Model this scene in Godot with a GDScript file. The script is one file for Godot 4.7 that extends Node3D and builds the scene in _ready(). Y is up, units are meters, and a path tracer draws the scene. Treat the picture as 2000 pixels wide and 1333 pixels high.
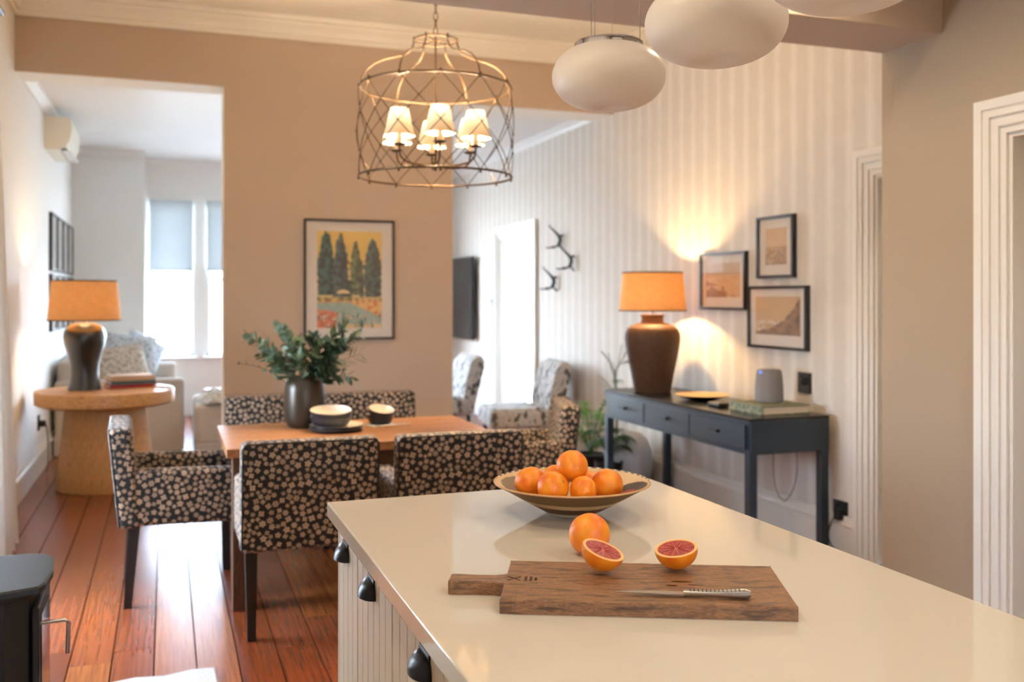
extends Node3D
# Open-plan dining room seen across a kitchen island. X runs along the taupe wall, D = -Z runs into the house, metres.

# ------------------------------------------------------------------ mesh builder
class MB:
	var v := PackedVector3Array()
	var n := PackedVector3Array()
	var uv := PackedVector2Array()
	var ix := PackedInt32Array()
	var xf := Transform3D()
	func vert(p: Vector3, m: Vector3, t := Vector2.ZERO) -> int:
		v.append(xf * p)
		n.append((xf.basis.inverse().transposed() * m).normalized())
		uv.append(t)
		return v.size() - 1
	func tri(a: int, b: int, c: int) -> void:
		var g: Vector3 = (v[b] - v[a]).cross(v[c] - v[a])
		if g.dot(n[a] + n[b] + n[c]) > 0.0:
			ix.append(a); ix.append(c); ix.append(b)
		else:
			ix.append(a); ix.append(b); ix.append(c)
	func quad(a: Vector3, b: Vector3, c: Vector3, d: Vector3, m: Vector3, su := 1.0, sv := 1.0, o := Vector2.ZERO) -> void:
		var i := vert(a, m, o)
		vert(b, m, o + Vector2(su, 0)); vert(c, m, o + Vector2(su, sv)); vert(d, m, o + Vector2(0, sv))
		tri(i, i + 1, i + 2); tri(i, i + 2, i + 3)
	# plain box given by ranges of x, height and depth (z = -d)
	func bx(x0: float, x1: float, h0: float, h1: float, d0: float, d1: float) -> MB:
		return box(Vector3((x0 + x1) / 2, (h0 + h1) / 2, -(d0 + d1) / 2), Vector3(x1 - x0, h1 - h0, d1 - d0))
	func box(c: Vector3, s: Vector3) -> MB:
		var h := s / 2
		for k in 3:
			for sg in [-1.0, 1.0]:
				var m := Vector3.ZERO; m[k] = sg
				var a := (k + 1) % 3; var b := (k + 2) % 3
				var p: Array[Vector3] = []
				for q in [[-1, -1], [1, -1], [1, 1], [-1, 1]]:
					var w := Vector3.ZERO
					w[k] = sg * h[k]; w[a] = q[0] * h[a]; w[b] = q[1] * h[b]
					p.append(c + w)
				quad(p[0], p[1], p[2], p[3], m, s[a], s[b])
		return self
	# box with rounded edges
	func rbox(c: Vector3, s: Vector3, r: float, seg := 2) -> MB:
		var h := s / 2
		r = minf(r, minf(h.x, minf(h.y, h.z)) * 0.98)
		for k in 3:
			var a := (k + 1) % 3; var b := (k + 2) % 3
			var la: Array[float] = []; var lb: Array[float] = []
			for i in seg + 1:
				la.append(-(h[a] - r) - r * tan(PI / 4 * (seg - i) / seg)); lb.append(-(h[b] - r) - r * tan(PI / 4 * (seg - i) / seg))
			for i in seg + 1:
				la.append((h[a] - r) + r * tan(PI / 4 * i / seg)); lb.append((h[b] - r) + r * tan(PI / 4 * i / seg))
			for sg in [-1.0, 1.0]:
				var first := v.size()
				for i in la.size():
					for j in lb.size():
						var p := Vector3.ZERO
						p[k] = sg * h[k]; p[a] = la[i]; p[b] = lb[j]
						var q := Vector3(clampf(p.x, -h.x + r, h.x - r), clampf(p.y, -h.y + r, h.y - r), clampf(p.z, -h.z + r, h.z - r))
						var m := (p - q).normalized()
						vert(c + q + m * r, m, Vector2(p[a], p[b]))
				var w := lb.size()
				for i in la.size() - 1:
					for j in w - 1:
						var o := first + i * w + j
						tri(o, o + 1, o + w + 1); tri(o, o + w + 1, o + w)
		return self
	# turned shape: points (radius, height)
	func lathe(pts: Array, seg := 32, c := Vector3.ZERO, wob := 0.0, flutes := 0) -> MB:
		var ns: Array[Vector2] = []
		for i in pts.size() - 1:
			var d: Vector2 = pts[i + 1] - pts[i]
			ns.append(Vector2(d.y, -d.x).normalized())
		var run := 0.0
		for i in pts.size() - 1:
			var n0 := ns[i]; var n1 := ns[i]
			if i > 0 and ns[i - 1].dot(ns[i]) > 0.72: n0 = (ns[i - 1] + ns[i]).normalized()
			if i < ns.size() - 1 and ns[i + 1].dot(ns[i]) > 0.72: n1 = (ns[i + 1] + ns[i]).normalized()
			var l: float = (pts[i + 1] - pts[i]).length()
			var first := v.size()
			for k in seg + 1:
				var a := TAU * k / seg
				var ca := cos(a); var sa := sin(a)
				var f := 1.0 + (wob * cos(flutes * a) if flutes > 0 else 0.0)
				vert(c + Vector3(pts[i].x * ca * f, pts[i].y, pts[i].x * sa * f), Vector3(n0.x * ca, n0.y, n0.x * sa), Vector2(float(k) / seg, run))
				vert(c + Vector3(pts[i + 1].x * ca * f, pts[i + 1].y, pts[i + 1].x * sa * f), Vector3(n1.x * ca, n1.y, n1.x * sa), Vector2(float(k) / seg, run + l))
			for k in seg:
				var o := first + k * 2
				tri(o, o + 1, o + 3); tri(o, o + 3, o + 2)
			run += l
		return self
	func ball(c: Vector3, r: Vector3, seg := 16) -> MB:
		var first := v.size()
		var rows := seg / 2
		for i in rows + 1:
			for k in seg + 1:
				var m := Vector3(sin(PI * i / rows) * cos(TAU * k / seg), cos(PI * i / rows), sin(PI * i / rows) * sin(TAU * k / seg))
				vert(c + m * r, m / r, Vector2(float(k) / seg, float(i) / rows))
		for i in rows:
			for k in seg:
				var o := first + i * (seg + 1) + k
				tri(o, o + 1, o + seg + 2); tri(o, o + seg + 2, o + seg + 1)
		return self
	func tube(path: Array, rad, sides := 8, closed := false, caps := true) -> MB:
		var np := path.size()
		var first := v.size()
		var up := Vector3.UP
		for i in np:
			var p: Vector3 = path[i]
			var a: Vector3 = path[(i - 1 + np) % np] if closed else path[maxi(i - 1, 0)]
			var b: Vector3 = path[(i + 1) % np] if closed else path[mini(i + 1, np - 1)]
			var t := (b - a).normalized()
			if i == 0 and absf(t.dot(up)) > 0.9: up = Vector3.RIGHT if absf(t.x) < 0.9 else Vector3.BACK
			var sd := t.cross(up)
			if sd.length() < 0.01: sd = t.cross(Vector3(0.3, 0.5, 0.8))
			sd = sd.normalized()
			up = sd.cross(t).normalized()
			var r: float = rad[i] if rad is Array else rad
			for k in sides:
				var m := sd * cos(TAU * k / sides) + up * sin(TAU * k / sides)
				vert(p + m * r, m, Vector2(float(k) / sides, i))
		for i in (np if closed else np - 1):
			for k in sides:
				var o := first + i * sides
				var q := first + ((i + 1) % np) * sides
				tri(o + k, o + (k + 1) % sides, q + (k + 1) % sides); tri(o + k, q + (k + 1) % sides, q + k)
		if caps and not closed:
			for e in 2:
				var at: int = 0 if e == 0 else np - 1
				var m: Vector3 = (path[0] - path[1]).normalized() if e == 0 else (path[np - 1] - path[np - 2]).normalized()
				var ci := vert(path[at], m)
				var ring: Array[int] = []
				for k in sides: ring.append(vert(xf.affine_inverse() * v[first + at * sides + k], m))
				for k in sides: tri(ci, ring[k], ring[(k + 1) % sides])
		return self
	# profile (outward, up) carried from a to b
	func extr(pts: Array, a: Vector3, b: Vector3, out: Vector3) -> MB:
		var np := pts.size()
		var cen := Vector2.ZERO
		for p in pts: cen += p / np
		for i in np:
			var p: Vector2 = pts[i]; var q: Vector2 = pts[(i + 1) % np]
			var e := q - p
			var m2 := Vector2(e.y, -e.x).normalized()
			if m2.dot((p + q) / 2 - cen) < 0: m2 = -m2
			var m := out * m2.x + Vector3.UP * m2.y
			quad(a + out * p.x + Vector3.UP * p.y, b + out * p.x + Vector3.UP * p.y, b + out * q.x + Vector3.UP * q.y, a + out * q.x + Vector3.UP * q.y, m)
		return self
	# flat outline in the xz plane, from y0 to y1, with a small edge bevel
	func plate(pts: PackedVector2Array, y0: float, y1: float, bev := 0.003) -> MB:
		var tr := Geometry2D.triangulate_polygon(pts)
		var inn := Geometry2D.offset_polygon(pts, -bev)
		var ip: PackedVector2Array = inn[0] if inn.size() > 0 else pts
		var ti := Geometry2D.triangulate_polygon(ip)
		var f := v.size()
		for p in ip: vert(Vector3(p.x, y1, p.y), Vector3.UP, p)
		for k in range(0, ti.size(), 3): tri(f + ti[k], f + ti[k + 1], f + ti[k + 2])
		f = v.size()
		for p in pts: vert(Vector3(p.x, y0, p.y), Vector3.DOWN, p)
		for k in range(0, tr.size(), 3): tri(f + tr[k], f + tr[k + 1], f + tr[k + 2])
		var np := pts.size()
		var area := 0.0
		for i in np: area += pts[i].cross(pts[(i + 1) % np])
		for i in np:
			var p := pts[i]; var q := pts[(i + 1) % np]
			var e := (q - p).normalized()
			var m := Vector2(e.y, -e.x) * signf(area)
			var lo := m * -bev
			quad(Vector3(p.x, y0, p.y), Vector3(q.x, y0, q.y), Vector3(q.x, y1 - bev, q.y), Vector3(p.x, y1 - bev, p.y), Vector3(m.x, 0, m.y), p.distance_to(q), y1 - y0)
			quad(Vector3(p.x, y1 - bev, p.y), Vector3(q.x, y1 - bev, q.y), Vector3(q.x + lo.x, y1, q.y + lo.y), Vector3(p.x + lo.x, y1, p.y + lo.y), Vector3(m.x, 1, m.y).normalized())
		return self
	# smooth sheet through rows of points
	func sheet(rows: Array, closed := false) -> MB:
		var nr := rows.size(); var nc: int = rows[0].size()
		var first := v.size()
		for i in nr:
			for j in nc:
				var du: Vector3 = rows[i][(j + 1) % nc if closed else mini(j + 1, nc - 1)] - rows[i][(j - 1 + nc) % nc if closed else maxi(j - 1, 0)]
				var dv: Vector3 = rows[mini(i + 1, nr - 1)][j] - rows[maxi(i - 1, 0)][j]
				var m := du.cross(dv)
				vert(rows[i][j], m.normalized() if m.length() > 1e-9 else Vector3.UP, Vector2(float(j) / (nc - 1), float(i) / (nr - 1)))
		for i in nr - 1:
			for j in (nc if closed else nc - 1):
				var o := first + i * nc
				var j2 := (j + 1) % nc
				tri(o + j, o + j2, o + nc + j2); tri(o + j, o + nc + j2, o + nc + j)
		return self
	func done() -> ArrayMesh:
		var a := []
		a.resize(Mesh.ARRAY_MAX)
		a[Mesh.ARRAY_VERTEX] = v; a[Mesh.ARRAY_NORMAL] = n; a[Mesh.ARRAY_TEX_UV] = uv; a[Mesh.ARRAY_INDEX] = ix
		var m := ArrayMesh.new()
		m.add_surface_from_arrays(Mesh.PRIMITIVE_TRIANGLES, a)
		return m

# ------------------------------------------------------------------ scene helpers
var used := {}
var rng := RandomNumberGenerator.new()
var M := {}

func mb() -> MB: return MB.new()
func P(x: float, h: float, d: float) -> Vector3: return Vector3(x, h, -d)

func numbered(called: String) -> String:
	used[called] = used.get(called, -1) + 1
	return called if used[called] == 0 else "%s_%03d" % [called, used[called]]

func tag(o: Node, label: String, category: String, group := "") -> void:
	o.set_meta("label", label)
	o.set_meta("category", category)
	if group: o.set_meta("group", group)

func thing(called: String, label: String, category: String, at := Vector3.ZERO, turn := 0.0, group := "") -> Node3D:
	var o := Node3D.new()
	o.name = numbered(called)
	add_child(o)
	o.position = at
	o.rotation_degrees.y = turn
	tag(o, label, category, group)
	return o

func mesh_node(called: String, m: Mesh, mat: Material) -> MeshInstance3D:
	var o := MeshInstance3D.new()
	o.name = called
	o.mesh = m
	o.material_override = mat
	return o

func part(parent: Node, called: String, b: MB, mat: Material, label := "") -> MeshInstance3D:
	var o := mesh_node(called, b.done(), mat)
	parent.add_child(o, true)
	if label: o.set_meta("label", label)
	return o

func solo(called: String, b: MB, mat: Material, label: String, category: String, at := Vector3.ZERO, turn := 0.0, group := "") -> MeshInstance3D:
	var o := mesh_node(numbered(called), b.done(), mat)
	add_child(o)
	o.position = at
	o.rotation_degrees.y = turn
	tag(o, label, category, group)
	return o

func struct(called: String, b: MB, mat: Material, label := "") -> MeshInstance3D:
	var o := mesh_node(numbered(called), b.done(), mat)
	add_child(o)
	o.set_meta("kind", "structure")
	if label: o.set_meta("label", label)
	return o

func twin(src: Node3D, label: String, at: Vector3, turn := 0.0) -> Node3D:
	var o: Node3D = src.duplicate()
	o.name = numbered(String(src.name))
	add_child(o)
	o.position = at
	o.rotation_degrees.y = turn
	o.set_meta("label", label)
	return o

func omni(parent: Node, at: Vector3, e: float, c: Color, size := 0.03) -> void:
	var l := OmniLight3D.new()
	l.name = "bulb_light"
	parent.add_child(l, true)
	l.position = at
	l.light_energy = e
	l.light_color = c
	l.light_size = size
	l.omni_range = 20.0
	l.omni_attenuation = 2.0
	l.shadow_enabled = true

# ------------------------------------------------------------------ textures and materials
func noise(freq: float, seed_: int, oct := 4) -> FastNoiseLite:
	var f := FastNoiseLite.new()
	f.noise_type = FastNoiseLite.TYPE_SIMPLEX_SMOOTH
	f.frequency = freq
	f.seed = seed_
	f.fractal_octaves = oct
	return f

# colours along a ramp laid over seamless noise
func ramp_tex(freq: float, seed_: int, size: int, stops: Array, oct := 4) -> ImageTexture:
	var src := noise(freq, seed_, oct).get_seamless_image(size, size)
	src.convert(Image.FORMAT_L8)
	var bytes := src.get_data()
	var lut := PackedByteArray()
	lut.resize(768)
	var g := Gradient.new()
	g.offsets = PackedFloat32Array(stops.map(func(s): return s[0]))
	g.colors = PackedColorArray(stops.map(func(s): return s[1]))
	for i in 256:
		var c := g.sample(i / 255.0)
		lut[i * 3] = c.r8; lut[i * 3 + 1] = c.g8; lut[i * 3 + 2] = c.b8
	var out := PackedByteArray()
	out.resize(size * size * 3)
	for i in bytes.size():
		var k := bytes[i] * 3
		out[i * 3] = lut[k]; out[i * 3 + 1] = lut[k + 1]; out[i * 3 + 2] = lut[k + 2]
	return ImageTexture.create_from_image(Image.create_from_data(size, size, false, Image.FORMAT_RGB8, out))

func paint(w: int, h: int, fn: Callable) -> ImageTexture:
	var im := Image.create(w, h, false, Image.FORMAT_RGB8)
	for y in h:
		for x in w: im.set_pixel(x, y, fn.call((x + 0.5) / w, (y + 0.5) / h))
	return ImageTexture.create_from_image(im)

# printed cotton: pale blossoms crowded on near-black
func floral() -> ImageTexture:
	var s := 512
	var im := Image.create(s, s, false, Image.FORMAT_RGB8)
	im.fill(Color(0.10, 0.085, 0.08))
	var put: Array[Vector3] = []
	for n_try in 6000:
		var r := rng.randf_range(11.0, 19.0) if put.size() < 230 else rng.randf_range(4.5, 8.0)
		var c := Vector2(rng.randf() * s, rng.randf() * s)
		var ok := true
		for q in put:
			var d := (Vector2(q.x, q.y) - c).abs()
			d = Vector2(minf(d.x, s - d.x), minf(d.y, s - d.y))
			if d.length() < (q.z + r) * 1.0: ok = false; break
		if not ok: continue
		put.append(Vector3(c.x, c.y, r))
		var petals := rng.randi_range(4, 6)
		var ph := rng.randf() * TAU
		var tone := rng.randf_range(0.82, 1.0)
		var col := Color(0.75, 0.64, 0.54) * tone
		var mid := Color(0.42, 0.34, 0.28) * tone
		for y in range(int(c.y - r), int(c.y + r) + 1):
			for x in range(int(c.x - r), int(c.x + r) + 1):
				var d := Vector2(x, y) - c
				var l := d.length() / r
				var edge := 0.84 + 0.16 * cos(petals * d.angle() + ph)
				if l < edge:
					var k := col
					if r > 9.0 and l < 0.2: k = mid
					elif r > 9.0 and l > 0.3 and cos(petals * d.angle() + ph) < -0.8: k = mid.lerp(col, 0.35)
					k.a = 1.0
					im.set_pixel(posmod(x, s), posmod(y, s), k)
	return ImageTexture.create_from_image(im)

func mat(c: Color, rough := 0.6, o := {}) -> StandardMaterial3D:
	var m := StandardMaterial3D.new()
	m.albedo_color = c
	m.roughness = rough
	m.metallic = o.get("metal", 0.0)
	m.metallic_specular = o.get("spec", 0.5)
	if o.has("tex"):
		m.albedo_texture = o.tex
	if o.has("tri"):
		m.uv1_triplanar = true
		m.uv1_world_triplanar = o.get("world", false)
		m.uv1_scale = o.tri
		m.uv1_triplanar_sharpness = 4.0
	elif o.has("uv"):
		m.uv1_scale = o.uv
	if o.has("bump"):
		m.heightmap_enabled = true
		m.heightmap_texture = o.bump
		m.heightmap_scale = o.get("relief", 0.1)
	if o.has("normal"):
		m.normal_enabled = true
		m.normal_texture = o.normal
		m.normal_scale = o.normal_scale
	if o.has("rough_tex"): m.roughness_texture = o.rough_tex
	if o.has("coat"):
		m.clearcoat_enabled = true
		m.clearcoat = o.coat
		m.clearcoat_roughness = o.get("coat_rough", 0.15)
	if o.has("rim"):
		m.rim_enabled = true
		m.rim = o.rim
		m.rim_tint = 0.5
	if o.has("back"):
		m.backlight_enabled = true
		m.backlight = o.back
	if o.has("glow"):
		m.emission_enabled = true
		m.emission = o.glow
		m.emission_energy_multiplier = o.get("power", 1.0)
	if o.has("alpha"):
		m.transparency = BaseMaterial3D.TRANSPARENCY_ALPHA
		m.albedo_color.a = o.alpha
	if o.has("sss"):
		m.subsurf_scatter_enabled = true
		m.subsurf_scatter_strength = o.sss
	return m

func c8(r: int, g: int, b: int) -> Color: return Color8(r, g, b)

func make_materials() -> void:
	var grey := func(a: float, b: float) -> Array: return [[0.0, Color(a, a, a)], [1.0, Color(b, b, b)]]
	var n_fine := ramp_tex(0.05, 3, 256, grey.call(0.0, 1.0))
	var grain := ramp_tex(0.02, 11, 512, [[0.0, Color(0.55, 0.5, 0.46)], [0.35, Color(0.84, 0.82, 0.8)], [0.5, Color(1, 1, 1)], [0.62, Color(0.78, 0.74, 0.7)], [0.8, Color(1, 0.98, 0.95)], [1.0, Color(0.7, 0.66, 0.62)]], 5)
	var grain_strong := ramp_tex(0.016, 23, 512, [[0.0, c8(62, 42, 30)], [0.3, c8(100, 70, 48)], [0.42, c8(146, 106, 72)], [0.5, c8(104, 72, 48)], [0.6, c8(158, 112, 74)], [0.72, c8(116, 82, 56)], [0.85, c8(138, 98, 66)], [1.0, c8(76, 50, 34)]], 5)
	M.wallpaint = mat(c8(170, 151, 128), 0.8, {bump = n_fine, relief = 0.03, tri = Vector3(3, 3, 3), world = true})
	M.taupe = mat(c8(196, 174, 152), 0.8, {bump = n_fine, relief = 0.03, tri = Vector3(3, 3, 3), world = true})
	M.pale_wall = mat(c8(244, 243, 238), 0.8, {bump = n_fine, relief = 0.03, tri = Vector3(3, 3, 3), world = true})
	M.beam = mat(c8(200, 178, 156), 0.75, {bump = n_fine, relief = 0.03, tri = Vector3(3, 3, 3), world = true})
	M.white = mat(c8(242, 240, 236), 0.42)
	M.ceiling = mat(c8(244, 238, 226), 0.6)
	M.trim = mat(c8(240, 236, 228), 0.35)
	# striped paper with a slubby weave
	var slub := noise(0.09, 7, 3)
	var fleck := noise(0.02, 9, 2)
	M.wallpaper = mat(Color.WHITE, 0.75, {tex = paint(256, 256, func(x: float, y: float) -> Color:
		var s := 0.0
		for k in 4:
			var e := absf(fposmod(x * 4.0 - k + 2.0, 4.0) - 2.0)
			s += smoothstep(0.27, 0.2, e)
		var band := smoothstep(0.12, 0.06, absf(fposmod(x * 4.0 + 0.5, 1.0) - 0.5)) * 0.5
		var t: float = clampf(0.55 * s + band + 0.45 * slub.get_noise_2d(x * 900, y * 60) + 0.3 * fleck.get_noise_2d(x * 256, y * 256), 0.0, 1.0)
		return c8(220, 212, 201).lerp(c8(236, 230, 221), t)), tri = Vector3(1.47, 1.0, 1.47), world = true})
	# floor boards: a few tones of varnished pine
	var plank_grain := ramp_tex(0.02, 17, 512, [[0.0, Color(0.72, 0.69, 0.66)], [0.5, Color(0.9, 0.88, 0.87)], [1.0, Color(1, 1, 1)]], 3)
	M.planks = []
	for c in [c8(146, 78, 36), c8(124, 58, 28), c8(158, 90, 42), c8(110, 50, 27), c8(136, 68, 32), c8(128, 64, 36)]:
		M.planks.append(mat(c, 0.27, {tex = plank_grain, spec = 0.5}))
	M.subfloor = mat(c8(30, 20, 14), 0.9)
	var quartz := noise(0.7, 31, 2)
	M.quartz = mat(c8(214, 207, 194), 0.05, {tex = paint(256, 256, func(x: float, y: float) -> Color:
		var q := 0.97 + 0.06 * quartz.get_noise_2d(x * 256, y * 256)
		return Color(q, q, q)), tri = Vector3(6, 6, 6), world = true, spec = 0.55})
	M.cabinet = mat(c8(208, 192, 166), 0.45)
	M.black_metal = mat(c8(26, 28, 32), 0.32, {metal = 0.6})
	M.iron = mat(c8(44, 47, 50), 0.5, {metal = 0.3, bump = n_fine, relief = 0.03, tri = Vector3(6, 6, 6)})
	M.stove_black = mat(c8(20, 20, 22), 0.45)
	M.dark_glass = mat(c8(8, 9, 11), 0.06)
	M.steel = mat(c8(190, 188, 184), 0.25, {metal = 1.0})
	M.chrome = mat(c8(214, 214, 216), 0.1, {metal = 1.0})
	M.bronze = mat(c8(84, 66, 48), 0.4, {metal = 0.85})
	M.walnut = mat(Color.WHITE, 0.5, {tex = grain_strong, tri = Vector3(1.3, 9, 8), bump = n_fine, relief = 0.02})
	M.walnut_dark = mat(c8(60, 36, 22), 0.7)
	M.oak = mat(c8(172, 120, 78), 0.4, {tex = grain, tri = Vector3(0.7, 5, 6)})
	M.oak_dark = mat(c8(92, 60, 38), 0.5, {tex = grain, tri = Vector3(5, 0.7, 5)})
	M.reed = mat(c8(222, 170, 108), 0.5, {tex = grain, tri = Vector3(14, 0.8, 14)})
	M.reed_top = mat(c8(222, 170, 110), 0.4, {tex = grain, tri = Vector3(1.0, 8, 8)})
	M.floral = mat(Color.WHITE, 0.85, {tex = floral(), tri = Vector3(2.35, 2.35, 2.35), rim = 0.12})
	M.chair_leg = mat(c8(22, 18, 17), 0.35)
	M.leaf_fabric = mat(Color.WHITE, 0.85, {tex = ramp_tex(0.018, 41, 256, [[0.0, c8(60, 58, 58)], [0.32, c8(104, 98, 94)], [0.38, c8(186, 180, 172)], [0.55, c8(206, 200, 192)], [0.6, c8(150, 142, 134)], [0.72, c8(212, 208, 200)], [1.0, c8(120, 112, 106)]], 3), tri = Vector3(2.2, 1.6, 2.2), rim = 0.2})
	M.linen = mat(c8(190, 178, 164), 0.9, {bump = n_fine, relief = 0.05, tri = Vector3(8, 8, 8), rim = 0.2})
	M.pillow_a = mat(Color.WHITE, 0.9, {tex = ramp_tex(0.03, 51, 256, [[0.0, c8(120, 100, 84)], [0.45, c8(176, 160, 142)], [0.6, c8(206, 196, 182)], [1.0, c8(150, 130, 112)]], 3), tri = Vector3(3, 3, 3)})
	M.pillow_b = mat(Color.WHITE, 0.9, {tex = ramp_tex(0.025, 53, 256, [[0.0, c8(110, 124, 136)], [0.42, c8(196, 202, 206)], [0.55, c8(226, 228, 228)], [1.0, c8(140, 152, 162)]], 2), tri = Vector3(3, 3, 3)})
	M.throw = mat(Color.WHITE, 0.95, {tex = ramp_tex(0.02, 57, 256, [[0.0, c8(128, 112, 96)], [0.45, c8(190, 178, 160)], [0.6, c8(226, 220, 208)], [1.0, c8(160, 146, 128)]], 3), tri = Vector3(3, 3, 3)})
	M.shade = mat(c8(232, 180, 118), 0.9, {back = Color(0.36, 0.31, 0.25), tex = paint(128, 128, func(x: float, y: float) -> Color:
		var w := 0.9 + 0.06 * slub.get_noise_2d(x * 40, y * 900) + 0.06 * slub.get_noise_2d(x * 900 + 300, y * 40)
		return Color(w, w, w)), uv = Vector3(3, 3, 1)})
	M.candle_shade = mat(c8(246, 222, 184), 0.9, {back = Color(0.12, 0.114, 0.104)})
	M.shade_trim = mat(c8(64, 50, 38), 0.8)
	M.bulb = mat(Color(1, 0.9, 0.75), 0.5, {glow = Color(1.0, 0.82, 0.55), power = 6.0})
	M.candle = mat(c8(246, 236, 216), 0.5)
	M.ceramic_black = mat(c8(24, 26, 28), 0.28, {spec = 0.6})
	M.bronze_glaze = mat(c8(58, 50, 40), 0.3, {metal = 0.35, bump = n_fine, relief = 0.04, tri = Vector3(6, 6, 6)})
	M.navy_glaze = mat(c8(26, 30, 40), 0.4)
	M.cream_glaze = mat(c8(226, 212, 192), 0.2)
	M.wicker = mat(Color.WHITE, 0.7, {tex = paint(64, 256, func(x: float, y: float) -> Color:
		var row := fposmod(y * 64.0, 1.0)
		var t := 0.55 + 0.45 * sin(row * PI) * (0.75 + 0.5 * slub.get_noise_2d(x * 300, y * 300))
		return c8(104, 70, 46) * Color(t, t, t, 1)), uv = Vector3(1, 1.6, 1), bump = n_fine, relief = 0.1})
	M.navy_wood = mat(c8(42, 56, 70), 0.36)
	M.navy_top = mat(c8(38, 42, 44), 0.22)
	M.glass = mat(Color(1, 1, 1), 0.02, {alpha = 0.05})
	M.frame_black = mat(c8(20, 20, 21), 0.4)
	M.mount = mat(c8(240, 232, 222), 0.8)
	M.opal = mat(c8(248, 240, 230), 0.35, {spec = 0.35})
	M.sheer = mat(c8(238, 236, 232), 0.9, {back = Color(0.8, 0.8, 0.8), bump = n_fine, relief = 0.04, tri = Vector3(8, 8, 8)})
	M.blind = mat(c8(180, 188, 190), 0.9, {back = Color(0.2, 0.208, 0.212)})
	M.ac = mat(c8(236, 228, 208), 0.4)
	M.plastic_grey = mat(c8(128, 124, 122), 0.8, {bump = n_fine, relief = 0.04, tri = Vector3(20, 20, 20)})
	M.blue_led = mat(c8(70, 120, 255), 0.5, {glow = Color(0.25, 0.5, 1.0), power = 1.6})
	M.cord = mat(c8(24, 24, 26), 0.5)
	M.cord_grey = mat(c8(104, 100, 98), 0.6)
	M.soil = mat(c8(44, 34, 26), 0.95)
	M.leaf = mat(c8(74, 124, 44), 0.5, {back = Color(0.16, 0.3, 0.06)})
	M.leaf_deep = mat(c8(40, 84, 36), 0.5, {back = Color(0.1, 0.2, 0.05)})
	M.gum_pale = mat(c8(106, 126, 108), 0.6, {back = Color(0.1, 0.14, 0.1)})
	M.gum_mid = mat(c8(72, 94, 70), 0.55, {back = Color(0.08, 0.12, 0.06)})
	M.gum_dark = mat(c8(42, 62, 44), 0.5, {back = Color(0.05, 0.08, 0.03)})
	M.twig = mat(c8(92, 76, 54), 0.7)
	M.peel = mat(Color.WHITE, 0.38, {tex = ramp_tex(0.008, 61, 256, [[0.0, c8(212, 88, 26)], [0.34, c8(230, 120, 24)], [0.56, c8(238, 140, 26)], [1.0, c8(236, 156, 42)]], 2), tri = Vector3(7, 7, 7), bump = ramp_tex(0.22, 63, 256, grey.call(0.0, 1.0), 1), relief = 0.035, sss = 0.1, spec = 0.5})
	M.pith = mat(c8(248, 184, 120), 0.6)
	M.bowl_out = mat(Color.WHITE, 0.45, {tex = paint(256, 128, func(x: float, y: float) -> Color:
		var wv := 0.16 * sin(x * TAU) + 0.05 * sin(x * TAU * 2.0 + 1.0)
		var k := y + wv * 0.5
		if y < 0.14: return c8(226, 214, 192)
		if y > 0.96: return c8(124, 42, 30)
		if k < 0.44: return c8(96, 52, 26)
		if k < 0.62: return c8(206, 172, 124)
		return c8(104, 72, 36))})
	M.bowl_in = mat(Color.WHITE, 0.5, {tex = paint(256, 64, func(x: float, y: float) -> Color:
		var e := Vector2((fposmod(x + 0.5, 1.0) - 0.5) * 7.0, (y - 0.55) * 1.7)
		if e.length() < 0.42: return c8(150, 52, 38)
		if e.length() < 0.72: return c8(54, 42, 40)
		var f := Vector2((fposmod(x, 1.0) - 0.52) * 5.0, (y - 0.5) * 1.6)
		if f.length() < 0.7: return c8(128, 106, 82)
		return c8(206, 176, 134))})
	M.bead = mat(Color.WHITE, 0.5, {tex = paint(96, 4, func(x: float, _y: float) -> Color:
		return c8(236, 224, 204) if int(x * 96.0) % 2 == 0 and x * 96.0 > 50.0 else (c8(60, 44, 34) if x * 96.0 > 50.0 else c8(196, 150, 100)))})
	M.woven_plate = mat(Color.WHITE, 0.5, {tex = paint(128, 128, func(x: float, y: float) -> Color:
		var a := fposmod(x, 1.0)
		if absf(a - 0.3) < 0.14 and y > 0.3: return c8(70, 40, 44)
		if absf(a - 0.8) < 0.12 and y > 0.3: return c8(150, 74, 44)
		return c8(226, 190, 138))})
	M.paper = mat(c8(232, 216, 190), 0.85)
	M.marble_spine = mat(Color.WHITE, 0.6, {tex = ramp_tex(0.03, 71, 128, [[0.0, c8(54, 62, 48)], [0.5, c8(112, 116, 88)], [1.0, c8(172, 164, 130)]], 3), tri = Vector3(6, 6, 6)})
	M.sofa_grey = mat(c8(226, 224, 222), 0.9)
	M.hide = mat(c8(200, 197, 188), 0.95, {bump = n_fine, relief = 0.3, tri = Vector3(9, 9, 9)})
	M.burnt = mat(c8(58, 32, 18), 0.8)
	M.paving = mat(c8(206, 200, 190), 0.9)

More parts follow.
